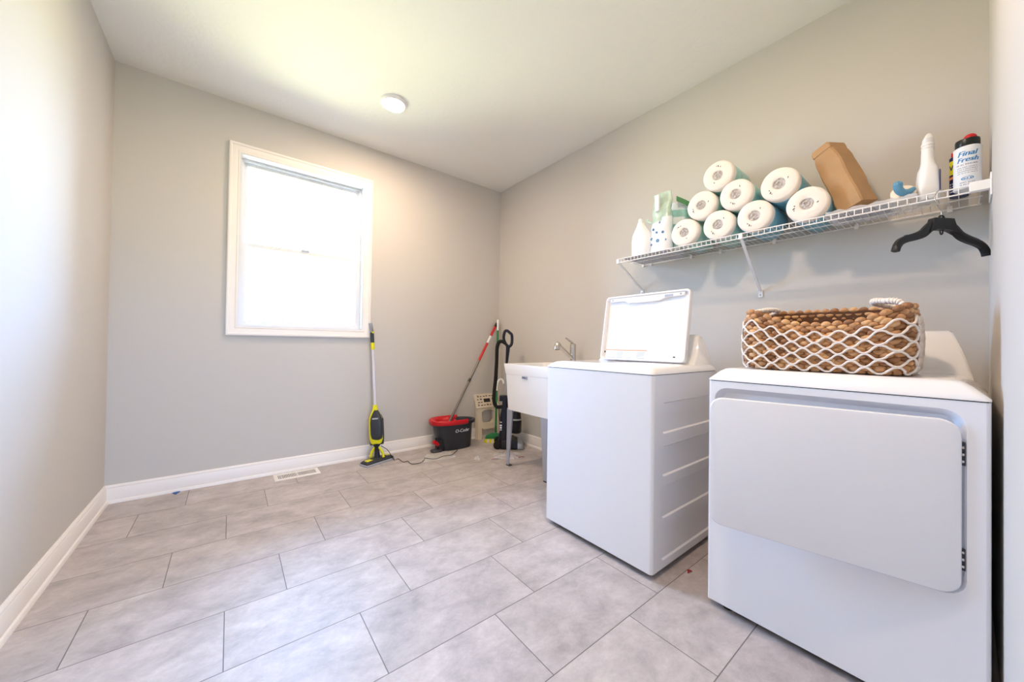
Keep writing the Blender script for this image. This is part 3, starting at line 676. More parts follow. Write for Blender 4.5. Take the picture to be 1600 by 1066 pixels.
mb = MB(); mb.x = Matrix.Translation((2.755, 1.205, SZ + 0.002))
mb.tube(spline([(0.02, 0.066, 0.215), (0.02, 0.09, 0.222), (0.02, 0.112, 0.235), (0.02, 0.115, 0.250)]), 0.007, 10, flat=0.5); mb.build('side_spout', 'palegreen', t)

t = thing('tissue_pack', (2.86, 1.10, SZ), 'teal and white striped soft pack leaning behind the leftmost towel roll', 'pack')
bpy.context.view_layer.update()
mb = MB(); mb.x = Matrix.Translation((2.885, 1.200, SZ + 0.014)) @ Matrix.Rotation(0.20, 4, 'X')
for i in range(7):
    z0_, z1_ = i*0.046, (i + 1)*0.046; mb.m = i % 2
    mb.loops([[(a, b, z_) for a, b in rrect(0.10 - 0.004*abs(i-3), 0.112, 0.02, 4)] for z_ in (z0_, z1_)], i == 0, i == 6)
mb.build('wrapping', ['label', 'teal'], t, smooth=40)
mb = MB(); g0 = at(1057, 306, 'x', 2.80); g1 = at(1086, 320, 'x', 2.83)
mb.loops([[(p.x, p.y, p.z + a) for a in (0.0, -0.034)] + [(p.x + 0.004, p.y, p.z + a) for a in (-0.034, 0.0)] for p in (g0, (g0 + g1)/2 + Vector((0.002, 0, 0.004)), g1)])
mb.build('green_carry_strip', 'green', t, smooth=0)

mb = MB(); mb.box((2.69, 1.135, SZ - 0.0004), (2.95, 1.45, SZ + 0.0018))
o = mb.build('card_liner', 'board', None, smooth=0); tag(o, 'thin grey card lying flat under the white bottle at the left shelf end', 'card')

# ------------------------------------------------------------------ flat papers, bag, brush, bottles right of the rolls
mb = MB(); n = 12; L = []
for i in range(n + 1):
    y = 0.115 + 0.275*i/n; zz = SZ + 0.003 + 0.003*math.sin(i*1.9)
    L.append([(2.690, y, zz), (2.690, y, zz + 0.012 + 0.004*math.sin(i*2.7)), (2.80, y, zz + 0.015 + 0.003*math.cos(i*1.3)), (2.92, y, zz + 0.010), (2.92, y, SZ + 0.001), (2.80, y, SZ + 0.001)])
mb.loops(L); o = mb.build('plastic_pouch', 'film2', None, smooth=50)
tag(o, 'flat clear plastic pouch of papers lying in front of the brown bag on the shelf', 'pouch')
mb = MB(); mb.box((2.705, 0.175, SZ + 0.0015), (2.90, 0.40, SZ + 0.0075)); mb.m = 1
for j in range(6): mb.box((2.72 + j*0.028, 0.20, SZ + 0.0010), (2.728 + j*0.028, 0.37 - 0.02*(j % 3), SZ + 0.0016))
o2 = mb.build('papers', ['label', 'greyprint'], o, smooth=0)

# brown paper bag leaning left on the rolls
A0, A1 = Vector((2.800, 0.298, SZ + 0.047)), Vector((2.800, 0.404, 1.962))
t = thing('paper_bag', A0, 'crumpled brown paper bag folded shut, leaning against the towel rolls', 'bag')
bpy.context.view_layer.update()
az = (A1 - A0).normalized(); axx = Vector((1, 0, 0)); ay = az.cross(axx)
c, s = math.cos(-0.42), math.sin(-0.42); e1 = axx*c + ay*s; e2 = az.cross(e1); ln = (A1 - A0).length
mb = MB(); mb.x = basis(A0, e1, e2, az); L = []; rnd = random.Random(11)
for i in range(15):
    k = i/14; z = -0.004 + ln*k
    w = 0.102 + 0.003*math.sin(i*1.1); h = 0.098*(1 - 0.25*max(0, k - 0.8)/0.2)
    ring = []
    for (a, b) in rrect(w, h, 0.006, 1):
        ring.append((a, b))
    R2 = []
    for q in range(len(ring)):
        p, p2 = Vector(ring[q]), Vector(ring[(q+1) % len(ring)])
        m_ = 4 if (p2 - p).length > 0.02 else 1
        for u in range(m_):
            pp = p.lerp(p2, u/m_); nz = noise.noise(Vector((pp.x*22, pp.y*22, z*12)))*0.0045 + noise.noise(Vector((pp.x*60, pp.y*60 + 3, z*40)))*0.0022
            pp = pp * (1 + nz/0.05); R2.append((pp.x, pp.y, z))
    L.append(R2)
mb.loops(L); mb.build('bag_body', 'kraft', t, smooth=22)
mb = MB(); mb.x = basis(A1, e1, e2, az)
mb.loops([[(a, b, z_) for a, b in rrect(w_, h_, 0.004, 1)] for w_, h_, z_ in ((0.109, 0.082, -0.026), (0.110, 0.080, -0.004), (0.108, 0.070, 0.004), (0.100, 0.020, 0.007))])
mb.build('folded_top', 'kraft', t, smooth=25)

t = thing('scrub_brush', (2.76, 0.160, SZ), 'small round cream brush with a curved blue handle lying on the shelf', 'brush')
bpy.context.view_layer.update()
mb = MB(); bc = Vector((2.762, 0.158, SZ + 0.046)); mb.x = Matrix.Translation(bc) @ Matrix.Rotation(-1.15, 4, 'Y') @ Matrix.Rotation(0.15, 4, 'X')
mb.lathe([(0.030, -0.016), (0.036, -0.010), (0.037, 0.006), (0.030, 0.012), (0.015, 0.013)], 30); mb.build('head', 'bone', t)
mb = MB(); p = [at(1426, 296, 'x', 2.735), at(1419, 300, 'x', 2.725), at(1410, 301, 'x', 2.716), at(1404, 296, 'x', 2.706), at(1403, 289, 'x', 2.700)]
mb.tube(spline(p, 5), [0.009 + 0.005*min(1, i/8) for i in range(21)], 14); mb.ball(tuple(p[-1]), 0.015); mb.ball(tuple(p[0]), 0.0095); mb.build('handle', 'brush_blue', t, smooth=60)

t = thing('spray_bottle', (2.80, 0.098, SZ), 'tall white bottle with a ribbed neck and pointed white nozzle near the shelf right end', 'bottle')
bpy.context.view_layer.update()
mb = MB(); mb.x = Matrix.Translation((2.795, 0.093, SZ)) @ Matrix.Rotation(0.25, 4, 'Z')
secs = [(0, 0.036, 0.026, 0, 0, 3.5), (0.005, 0.040, 0.030, 0, 0, 3.5), (0.05, 0.041, 0.031, 0, 0, 3.2), (0.10, 0.039, 0.029, 0, 0, 3), (0.130, 0.036, 0.026, 0, 0, 3), (0.146, 0.028, 0.021, 0, 0, 2.5), (0.165, 0.022, 0.019, 0, 0, 2), (0.195, 0.019, 0.0185, 0, 0, 2), (0.215, 0.017, 0.017, 0, 0, 2)]
mb.loft(secs, 32); mb.build('body', 'white_plastic', t, smooth=60)
mb = MB(); mb.x = Matrix.Translation((2.795, 0.093, SZ + 0.214)); mb.lathe([(0.017, 0), (0.0185, 0.002), (0.0185, 0.007), (0.0165, 0.009), (0.0165, 0.012), (0.0185, 0.014), (0.0185, 0.022), (0.016, 0.026)], 28); mb.build('collar', 'white_plastic', t)
mb = MB(); mb.x = Matrix.Translation((2.795, 0.093, SZ + 0.239)) @ Matrix.Rotation(0.25, 4, 'Z')
mb.loft([(0, 0.018, 0.015, 0, 0, 3), (0.014, 0.021, 0.015, -0.003, 0, 3), (0.020, 0.018, 0.013, 0.001, -0.001, 3), (0.034, 0.008, 0.009, 0.004, -0.003, 2.5), (0.040, 0.004, 0.005, 0.004, -0.004, 2)], 24); mb.build('nozzle', 'white_plastic', t, smooth=40)
mb = MB(); mb.x = Matrix.Translation((2.795, 0.093, SZ)) @ Matrix.Rotation(0.25, 4, 'Z')
mb.loops([[(a*1.02, b*1.035, z_) for a, b in [(0.0405*math.copysign(abs(math.cos(q))**(2/3.2), math.cos(q)), 0.0305*math.copysign(abs(math.sin(q))**(2/3.2), math.sin(q))) for q in [-PI/2 - 0.9 + 1.1*k/8 for k in range(9)]]] for z_ in (0.03, 0.115)], False, False, closed=False)
mb.build('side_label', 'inkviolet', t)

def aerosol(name, x, y, r, h, label, mats):
    t = thing(name, (x, y, SZ), label, 'spray can'); bpy.context.view_layer.update()
    mb = MB(); mb.x = Matrix.Translation((x, y, SZ)); mb.lathe([(r*0.93, 0), (r, 0.003), (r, h), (r*1.03, h + 0.002), (r*1.03, h + 0.004), (r*0.9, h + 0.008), (r*0.6, h + 0.016)], 36)
    mb.build('can', mats[0], t); return t
# navy can with yellow shield
cx, cy, cr = 2.812, 0.012, 0.026
t = aerosol('lubricant_can', cx, cy, cr, 0.150, 'navy blue spray can with a yellow shield and red top, behind the white can', ['navyink'])
def cyl(cx, cy, r, a0, zc, d=0.0006):
    return lambda x, y: (cx + (r + d)*math.cos(a0 + x/r), cy + (r + d)*math.sin(a0 + x/r), SZ + zc + y)
a_face = PI*0.93
mb = MB(); f = cyl(cx, cy, cr, a_face, 0.115, 0.0004)
for k in range(12):
    x_ = -0.030 + 0.060*k/12; x2 = x_ + 0.005; mb.poly([f(x_, -0.028), f(x2, -0.028), f(x2, 0.026), f(x_, 0.026)])
mb.m = 1; put_text(mb, 'WD', 0.030, cyl(cx, cy, cr, a_face, 0.104, 0.0009), anchor='c', bold=0.001); 
mb.m = 2; f = cyl(cx, cy, cr, a_face, 0.075, 0.0008)
for k in range(12):
    x_ = -0.030 + 0.060*k/12; x2 = x_ + 0.005; mb.poly([f(x_, -0.006), f(x2, -0.006), f(x2, 0.004), f(x_, 0.004)])
mb.m = 3
for j in range(4): print_line(mb, cyl(cx, cy, cr, a_face, 0.048 - j*0.010, 0.0009), 0.045, 0.005, j)
mb.build('label', ['yellow', 'navyink', 'orange', 'label'], t, smooth=0)
mb = MB(); mb.x = Matrix.Translation((cx, cy, SZ + 0.154)); mb.lathe([(0.022, 0), (0.022, 0.022), (0.019, 0.026), (0.012, 0.028)], 24); mb.build('cap', 'red', t)
# white can with blue lettering
cx, cy, cr = 2.738, -0.006, 0.0335
t = aerosol('air_freshener_can', cx, cy, cr, 0.150, 'white spray can with blue lettering and a black top, nearest the shelf right end', ['label'])
a_face = PI*1.0
def band(mb, text, size, z, shear=0.0, bold=0.0, a=a_face): put_text(mb, text, size, cyl(cx, cy, cr, a, z), shear, anchor='c', bold=bold)
mb = MB(); band(mb, 'Final', 0.026, 0.120, 0.3, 0.0008); band(mb, 'Fresh', 0.024, 0.098, 0.3, 0.0008)
mb.m = 1; print_line(mb, cyl(cx, cy, cr, a_face, 0.086), 0.054, 0.0055, 1)
for j in range(4): print_line(mb, cyl(cx, cy, cr, a_face, 0.076 - j*0.007), 0.050, 0.003, 5 + j)
mb.m = 0; f = cyl(cx, cy, cr, a_face, 0.036)
ring = [(0.015*math.cos(a), 0.0065*math.sin(a)) for a in [2*PI*k/24 for k in range(24)]]
ids = [[mb.vert(f(x*q, y*q)) for x, y in ring] for q in (1, 0.8)]
for k in range(24): mb.face((ids[0][k], ids[0][(k+1) % 24], ids[1][(k+1) % 24], ids[1][k]))
print_line(mb, cyl(cx, cy, cr, a_face, 0.0335), 0.018, 0.005, 12)
mb.m = 1
for j in range(2): print_line(mb, cyl(cx, cy, cr, a_face, 0.020 - j*0.008), 0.036, 0.004, 20 + j)
mb.build('label', ['inkblue', 'greyprint'], t, smooth=0)
mb = MB(); mb.x = Matrix.Translation((cx, cy, SZ + 0.156)); mb.lathe([(0.029, 0), (0.030, 0.004), (0.030, 0.026), (0.029, 0.030), (0.026, 0.030), (0.026, 0.012), (0.010, 0.012)], 28)
mb.build('cap', 'blacksteel', t)
mb = MB(); mb.ball((cx + 0.002, cy - 0.006, SZ + 0.192), 0.017, 0.017, 0.017); mb.build('spray_button', 'red', t, smooth=60)

# ------------------------------------------------------------------ black clothes hanger on the front wire
hc = Vector((2.668, 0.054, 1.4925)); ha = math.atan2(-0.205, 0.290)
t = thing('clothes_hanger', hc, 'black plastic clothes hanger hooked on the shelf front wire by a chrome hook', 'hanger')
bpy.context.view_layer.update()
hx = Vector((math.cos(ha), math.sin(ha), -0.02)).normalized(); hn = Vector((-math.sin(ha), math.cos(ha), 0))
HX = basis(hc, hx, hn, Vector((0, 0, 1)))
mb = MB(); mb.x = HX
ctr = [(-0.182, -0.118), (-0.176, -0.100), (-0.162, -0.082), (-0.135, -0.069), (-0.105, -0.060), (-0.075, -0.047), (-0.052, -0.026), (-0.036, -0.014)]
def arm(sg):
    P = spline([(sg*x, 0, z) for x, z in ctr], 4); L = []
    for i, p in enumerate(P):
        k = i/(len(P) - 1); h = 0.0100 + 0.007*k; w = 0.011 - 0.003*k
        d = (P[min(i+1, len(P)-1)] - P[max(i-1, 0)]).normalized(); nn = Vector((-d.z, 0, d.x))
        L.append([p + nn*h + Vector((0, w*0.6, 0)), p + nn*h*0.6 + Vector((0, w, 0)), p - nn*h*0.6 + Vector((0, w, 0)), p - nn*h + Vector((0, w*0.6, 0)), p - nn*h - Vector((0, w*0.6, 0)), p - nn*h*0.6 - Vector((0, w, 0)), p + nn*h*0.6 - Vector((0, w, 0)), p + nn*h - Vector((0, w*0.6, 0))])
    mb.loops(L)
arm(1); arm(-1)
blk = [(-0.058, -0.044), (-0.038, 0.012), (0.038, 0.012), (0.058, -0.044), (0.026, -0.030), (-0.026, -0.030)]
a = [mb.vert((x, -0.011, z)) for x, z in blk]; b = [mb.vert((x, 0.011, z)) for x, z in blk]
for k in range(6): mb.face((a[k], a[(k+1) % 6], b[(k+1) % 6], b[k]))
for q in (a, b): mb.face((q[0], q[1], q[5])); mb.face((q[1], q[2], q[4], q[5])); mb.face((q[2], q[3], q[4]))
mb.tube([(0.010*math.cos(u), 0, 0.010 + 0.014*math.sin(u)) for u in [PI*k/8 for k in range(9)]], 0.0035, 8)
mb.tube([(0.006*math.cos(u), 0, -0.030 + 0.017*math.sin(u)) for u in [-PI*k/8 for k in range(9)]], 0.0022, 8)
for sg in (-1, 1):
    for xx in (0.122, 0.140): mb.box((sg*xx - 0.003, -0.005, -0.060), (sg*xx + 0.003, 0.005, -0.052 - (xx - 0.12)*0.2))
mb.build('hanger_body', 'black', t, smooth=45)
mb = MB(); mb.x = HX
hk = [(0, 0, 0.004), (0, 0, 0.038), (-0.008, 0, 0.052), (-0.020, 0, 0.068), (-0.026, 0, 0.088), (-0.020, 0, 0.108), (-0.004, 0, 0.1195), (0.012, 0, 0.112), (0.019, 0, 0.098)]
mb.tube(spline(hk, 5), 0.0016, 8); mb.build('hook', 'chrome', t, smooth=60)

# ------------------------------------------------------------------ woven basket
BX0, BX1, BY0, BY1, BZ, BH = 2.155, 2.475, 0.107, 0.528, dt + 0.003, 0.220
t = thing('wicker_basket', ((BX0 + BX1)/2, (BY0 + BY1)/2, BZ), 'brown woven basket laced with white rope, standing on the dryer', 'basket')
bpy.context.view_layer.update()
rc_ = 0.055; bw, bl = BX1 - BX0, BY1 - BY0; bcx, bcy = (BX0 + BX1)/2, (BY0 + BY1)/2
base_loop = rrect(bw, bl, rc_, 10, bcx, bcy)
bl_pts = [Vector((a, b, 0)) for a, b in base_loop]
cum = [0.0]
for i in range(len(bl_pts)): cum.append(cum[-1] + (bl_pts[(i+1) % len(bl_pts)] - bl_pts[i]).length)
PER = cum[-1]
def per(s_):
    s_ %= PER
    import bisect
    i = min(bisect.bisect_right(cum, s_) - 1, len(bl_pts) - 1); f = (s_ - cum[i])/max(cum[i+1] - cum[i], 1e-9)
    p = bl_pts[i].lerp(bl_pts[(i+1) % len(bl_pts)], f); q = bl_pts[(i+1) % len(bl_pts)] - bl_pts[i]; q.normalize()
    return p, Vector((q.y, -q.x, 0))   # outward normal (loop runs anticlockwise)
def rim(p):
    # rim height: sags along the long front, stands taller at the back
    v = (p.y - bcy)/(bl/2); u = (p.x - bcx)/(bw/2)
    if u < 0: return BH - 0.058*max(0, 1 - abs(v*1.08 + 0.10)**2.2)*min(1, -u*1.6)
    return BH + 0.014*min(1, u*1.5)
def bulge(k): return 0.008*math.sin(PI*min(1, k*1.1)) - (0.006 if k < 0.06 else 0)
ROWS = 15; mb = MB(); rnd = random.Random(2); NB = round(PER/0.0275)
for rw in range(ROWS):
    spb = 7; pts, rad = [], []; ph = 0.5*(rw % 2); k = (rw + 0.55)/ROWS
    jit = [rnd.uniform(0.85, 1.12) for _ in range(NB)]
    for i in range(NB*spb):
        s_ = PER*(i/spb + ph)/NB; p, nn = per(s_); h = rim(p)*k; b_ = (i % spb)/spb; e = math.sin(PI*(b_*0.999 + 0.0005))
        hr = rim(p)/BH
        pts.append(p + nn*(bulge(k) + 0.003*e) + Vector((0, 0, BZ + h + 0.0030*math.cos(2*PI*b_)*(1 if rw % 2 else -1)*0.6)))
        rad.append((0.0034 + 0.0066*e**0.7)*jit[i//spb]*(0.82 + 0.18*hr))
    f0 = len(mb.f); mb.tube(pts, rad, 8, closed=True)
    cols = [rnd.choice((0, 0, 1, 2)) for _ in range(NB)]
    for q in range(len(mb.f) - f0): mb.mi[f0 + q] = cols[min(NB - 1, (q//8)//spb)]
mb.build('woven_wall', ['wicker', 'wicker_dark', 'wicker_pale'], t, smooth=80)
mb = MB(); nn_ = 120; L = []
for off, top in ((0.001, 0.0), (0.001, 0.97), (-0.004, 0.97), (-0.004, 0.0)):
    l = []
    for i in range(nn_):
        p, nv_ = per(PER*i/nn_); k = top; l.append(p + nv_*(off + bulge(max(k, 0.07))*0.6) + Vector((0, 0, BZ + 0.003 + (rim(p) - 0.006)*k)))
    L.append(l)
L.append(L[0]); mb.loops(L, False, False); mb.build('inner_warp', 'wicker_back', t, smooth=60)
mb = MB(); mb.prism(rrect(bw - 0.02, bl - 0.02, rc_ - 0.01, 8, bcx, bcy), BZ + 0.001, BZ + 0.008); mb.build('bottom', 'wicker', t)
mb = MB(); NC = round(PER/0.061); NS = 7; ZP = 0.118   # diamond net of white rope
for row in range(NS):
    pts = []; npt = NC*12
    for i in range(npt):
        s_ = PER*i/npt; p, nn = per(s_); c_ = math.cos(2*PI*NC*i/npt + row*PI); c_ = math.copysign(abs(c_)**0.8, c_)
        kk = ZP*(row + 0.5 + 0.455*c_) + 0.006
        kk += 0.006*noise.noise(Vector((s_*30, row*3.1, 2.0)))
        kk = max(kk, 0.016)
        pts.append(p + nn*(bulge(kk) + 0.0150) + Vector((0, 0, BZ + rim(p)*kk)))
    mb.tube(pts, 0.0034, 6, closed=True)
mb.build('rope_net', 'rope', t, smooth=80)
def handle(pts, r=0.0085):
    mb = MB(); sp_ = spline(pts, 8); mb.tube(sp_, r*0.8, 10)
    cum_ = 0
    nturn = 26; L = []
    n_ = nturn*8
    for i in range(n_):
        f = i/(n_ - 1)*(len(sp_) - 1); j = min(int(f), len(sp_) - 2); p = sp_[j].lerp(sp_[j+1], f - j); d = (sp_[j+1] - sp_[j]).normalized(); o1 = d.orthogonal().normalized(); o2 = d.cross(o1); a = 2*PI*i/8
        L.append(p + (o1*math.cos(a) + o2*math.sin(a))*r*0.8)
    mb.tube(L, 0.0026, 5); mb.build('rope_handle', 'rope', t, smooth=80)
zt_ = BZ + BH
handle([(2.200, 0.112, zt_ - 0.014), (2.205, 0.128, zt_ + 0.006), (2.222, 0.160, zt_ + 0.012), (2.262, 0.186, zt_ + 0.016), (2.330, 0.188, zt_ + 0.014), (2.385, 0.165, zt_ + 0.008), (2.400, 0.112, zt_ - 0.010)], 0.0105)
handle([(2.200, 0.524, zt_ - 0.014), (2.208, 0.508, zt_ - 0.004), (2.235, 0.482, zt_ + 0.004), (2.310, 0.468, zt_ + 0.008), (2.370, 0.482, zt_ + 0.006), (2.400, 0.524, zt_ - 0.010)], 0.0095)

# ------------------------------------------------------------------ steam mop by the window
ft = Vector((1.590, 3.085, 0))
t = thing('steam_mop', ft, 'lime yellow and grey stick mop leaning on the wall by the window corner', 'mop')
bpy.context.view_layer.update()
fr = math.radians(20)
FX = basis(ft, Vector((math.cos(fr), math.sin(fr), 0)), Vector((-math.sin(fr), math.cos(fr), 0)), Vector((0, 0, 1)))
mb = MB(); mb.x = FX
mb.loops([[(a, b, z_) for a, b in rrect(w_, h_, 0.016, 5)] for w_, h_, z_ in ((0.280, 0.108, 0.0), (0.286, 0.112, 0.008), (0.278, 0.104, 0.014))]); mb.build('cleaning_pad', 'greyprint', t)
mb = MB(); mb.x = FX
mb.loops([[(a, b, z_) for a, b in rrect(w_, h_, 0.014, 5)] for w_, h_, z_ in ((0.270, 0.096, 0.0135), (0.272, 0.098, 0.022), (0.250, 0.074, 0.034), (0.10, 0.05, 0.042))]); mb.build('foot_plate', 'darkgrey', t)
mb = MB(); mb.x = FX; mb.loops([[(a, b, z_) for a, b in rrect(w_, h_, 0.006, 3, -0.078, -0.006)] for w_, h_, z_ in ((0.082, 0.046, 0.030), (0.078, 0.042, 0.040))]); mb.build('pad_clip', 'yellow', t)
mb = MB(); mb.x = FX; mb.loops([[(a, b, z_) for a, b in rrect(w_, h_, 0.006, 3, 0.098, 0.010)] for w_, h_, z_ in ((0.05, 0.036, 0.030), (0.046, 0.032, 0.038))]); mb.build('pad_clip', 'yellow', t)
# neck and body follow an axis leaning back to the wall
N0 = Vector((1.590, 3.092, 0.035)); N1 = Vector((1.571, 3.232, 1.10)); ax = (N1 - N0).normalized()
sidev = Vector((0.86, -0.5, 0)); sidev = (sidev - ax*sidev.dot(ax)).normalized(); fro = ax.cross(sidev)
def on(u): return N0 + ax*u
BXm = basis(N0, sidev, fro, ax)
if (BXm.to_3x3() @ Vector((0, 1, 0))).y > 0: fro = -fro; sidev = -sidev; BXm = basis(N0, sidev, fro, ax)
SGN = 1 if sidev.x > 0 else -1
mb = MB(); mb.x = BXm
for s in (-1, 1):
    mb.tube(spline([(s*0.050, 0, 0.0), (s*0.046, 0.004, 0.040), (s*0.024, 0.004, 0.078), (0, 0.004, 0.094)], 6), 0.011, 10, flat=0.8)
mb.build('yoke', 'yellow', t, smooth=60)
mb = MB(); mb.x = BXm; mb.loft([(0.0, 0.026, 0.024, 0, 0, 2.3), (0.05, 0.020, 0.020, 0, 0, 2), (0.09, 0.020, 0.020, 0, 0, 2), (0.125, 0.040, 0.030, 0, 0, 2.3)], 24); mb.build('neck', 'black', t, smooth=50)
mb = MB(); mb.x = BXm
prof = [(0.105, 0.022, 0.018), (0.125, 0.046, 0.032), (0.155, 0.055, 0.038), (0.20, 0.057, 0.040), (0.30, 0.057, 0.040), (0.335, 0.054, 0.038), (0.375, 0.036, 0.030), (0.405, 0.022, 0.024), (0.425, 0.019, 0.021), (0.445, 0.019, 0.020)]
mb.loft([(z, a, b, 0, 0, 2.5) for z, a, b in prof], 32); mb.build('body_shell', 'yellow', t, smooth=50)
mb = MB(); mb.x = BXm
mb.loft([(z, a*0.88, b*0.60, 0.010*SGN, 0.60*b, 2.6) for z, a, b in [(0.150, 0.030, 0.030), (0.165, 0.050, 0.038), (0.20, 0.057, 0.042), (0.30, 0.057, 0.042), (0.335, 0.052, 0.040), (0.375, 0.034, 0.032), (0.400, 0.018, 0.026)]], 28)
for k in range(-3, 4): mb.tube([(k*0.0095 + 0.006*SGN, 0.0485 - 0.00035*k*k, 0.185), (k*0.0095 + 0.006*SGN, 0.0485 - 0.00035*k*k, 0.315)], 0.0018, 6)
mb.build('water_tank', 'darkgrey', t, smooth=50)
mb = MB(); mb.x = BXm; sg = -1
mb.box((0.006*SGN - 0.024, 0.047, 0.325), (0.006*SGN + 0.024, 0.0495, 0.337)); mb.build('badge', 'silver', t, smooth=0)
mb = MB(); mb.x = BXm; mb.loft([(-0.0 + 0.11, 0.056, 0.030, -0.0, -0.010, 2.4), (0.17, 0.0615, 0.036, 0, -0.012, 2.4), (0.32, 0.0615, 0.036, 0, -0.012, 2.4), (0.36, 0.045, 0.028, 0, -0.010, 2.4)], 28); mb.build('rear_shell', 'darkgrey', t, smooth=50)
mb = MB(); mb.x = BXm; mb.tube([(0, 0, 0.43), (0, 0, 0.935)], 0.0125, 16); mb.build('pole', 'lilac', t, smooth=60)
mb = MB(); mb.x = BXm; mb.tube([(0, 0, 0.925), (0, 0, 0.985)], 0.0165, 16); mb.build('pole_collar', 'yellow', t, smooth=50)
mb = MB(); mb.x = BXm; mb.tube([(0, 0.0, 0.980), (0, 0, 1.075)], 0.0155, 16); mb.build('grip', 'darkgrey', t, smooth=50)
mb = MB(); tp = at(578.5, 505, 'y', 3.205); q0 = on(1.065)
mb.tube(spline([q0, q0 + ax*0.025, q0.lerp(tp, 0.5) + Vector((0, -0.004, 0.004)), tp], 6), [0.0145]*12 + [0.016]*7, 14); mb.build('handle', 'silver', t, smooth=50)
mb = MB(); mb.ball(tuple(q0 + ax*0.012 + Vector((0.003, -0.010, 0))), 0.011); mb.build('steam_button', 'yellow', t, smooth=60)
mb = MB()
cp = [(604, 704, 0.03), (607, 712, 0.02), (616, 719, 0.004), (622, 717, 0.004), (630, 722, 0.004), (637, 721, 0.004), (643, 725, 0.004), (655, 724, 0.004), (662, 720, 0.004), (664, 716, 0.012), (672, 717, 0.016), (682, 717, 0.016), (692, 713, 0.016), (705, 711, 0.014), (712, 706, 0.006), (715, 702.5, 0.004)]
pts = [at(a, b, 'z', z) for a, b, z in cp]; pts[0] = on(0.10) + Vector((0.04, 0.01, -0.01)); pts[1] = on(0.06) + Vector((0.10, 0.02, -0.02))
mb.tube(spline(pts, 6), 0.0026, 6); mb.build('power_cord', 'rubber', t, smooth=60)

# ------------------------------------------------------------------ bucket with spin mop
bc = Vector((2.315, 3.100, 0)); rb = math.radians(-4)
t = thing('mop_bucket', bc, 'dark grey oval bucket with a red rim and pedal beside the step stool', 'bucket')
bpy.context.view_layer.update()
BKM = Matrix.Translation(bc) @ Matrix.Rotation(rb, 4, 'Z')
def oval(w, h, z, n=2.5, cx=0, seg=48):
    return [(cx + w*math.copysign(abs(math.cos(a))**(2/n), math.cos(a)), h*math.copysign(abs(math.sin(a))**(2/n), math.sin(a))*(1 + 0.10*(-math.cos(a))), z) for a in [2*PI*k/seg for k in range(seg)]]
mb = MB(); mb.x = BKM
mb.loops([oval(0.165, 0.090, 0.0, cx=0.02), oval(0.168, 0.094, 0.006, cx=0.02), oval(0.198, 0.116, 0.235), oval(0.226, 0.130, 0.240), oval(0.230, 0.133, 0.266), oval(0.226, 0.130, 0.270), oval(0.206, 0.118, 0.268), oval(0.19, 0.108, 0.24), oval(0.155, 0.085, 0.012, cx=0.02)])
mb.build('bucket_shell', 'bucket', t, smooth=40)
mb = MB(); mb.x = BKM   # red wringer half over the left end
def redring(w, h, z, lim):
    P = []
    for k in range(29):
        a = PI/2 + lim - (2*lim + 0)*0 + (PI - 2*lim + 0.0)*0
        a = (PI - lim) + 2*lim*k/28; n = 2.5
        P.append((w*math.copysign(abs(math.cos(a))**(2/n), math.cos(a)), h*math.copysign(abs(math.sin(a))**(2/n), math.sin(a))*(1 - 0.10*math.cos(a)), z))
    return P
lim = 1.95
mb.loops([redring(0.228, 0.131, 0.246, lim), redring(0.233, 0.1355, 0.252, lim), redring(0.233, 0.1355, 0.284, lim), redring(0.226, 0.130, 0.290, lim), redring(0.188, 0.106, 0.280, lim), redring(0.178, 0.100, 0.262, lim)], False, False, closed=False)
# wringer cup
mb.loops([[(-0.085 + 0.105*q*math.cos(a), 0.095*q*math.sin(a), z_) for a in [2*PI*k/36 for k in range(36)]] for q, z_ in ((1.06, 0.276), (1.0, 0.280), (0.92, 0.272), (0.85, 0.236), (0.78, 0.190))], False, True)
mb.build('wringer', 'red', t, smooth=45)
mb = MB(); mb.x = BKM; mb.tube(spline([(-0.150, -0.055, 0.060), (-0.190, -0.075, 0.078), (-0.232, -0.090, 0.108)], 5), 0.017, 10, flat=0.7); mb.tube([(-0.165, -0.035, 0.075), (-0.175, -0.045, 0.03)], 0.011, 10); mb.build('pedal_lever', 'red', t, smooth=50)
mb = MB(); mb.x = BKM; mb.loops([[(a, b, z_) for a, b in rrect(w_, h_, 0.014, 4, -0.190, -0.055)] for w_, h_, z_ in ((0.10, 0.070, 0.002), (0.104, 0.074, 0.012), (0.09, 0.06, 0.024))]); mb.build('pedal', 'darkgrey', t)
mb = MB(); mb.x = BKM; mb.loft([(0.006, 0.040, 0.055, -0.142, -0.032, 3), (0.11, 0.034, 0.050, -0.152, -0.032, 3)], 20); mb.build('pedal_recess', 'shadowgap', t, smooth=40)
mb = MB()
def bucket_face(x, y):
    # lay lettering on the front of the tapering shell
    z = 0.168 + y; k = (z - 0.006)/0.229; hh = 0.094 + (0.116 - 0.094)*k; ww = 0.168 + 0.03*k; cxx = 0.02*(1 - k); xl = 0.055 + x
    yy = -hh*(max(0, 1 - abs((xl - cxx)/ww)**2.5))**(1/2.5)*(1 - 0.10*(xl - cxx)/ww) - 0.0012
    return BKM @ Vector((xl, yy, z))
put_text(mb, 'O-Cedar', 0.044, bucket_face, 0.12, anchor='c', bold=0.0008)
mb.build('lettering', 'label', t, smooth=0)

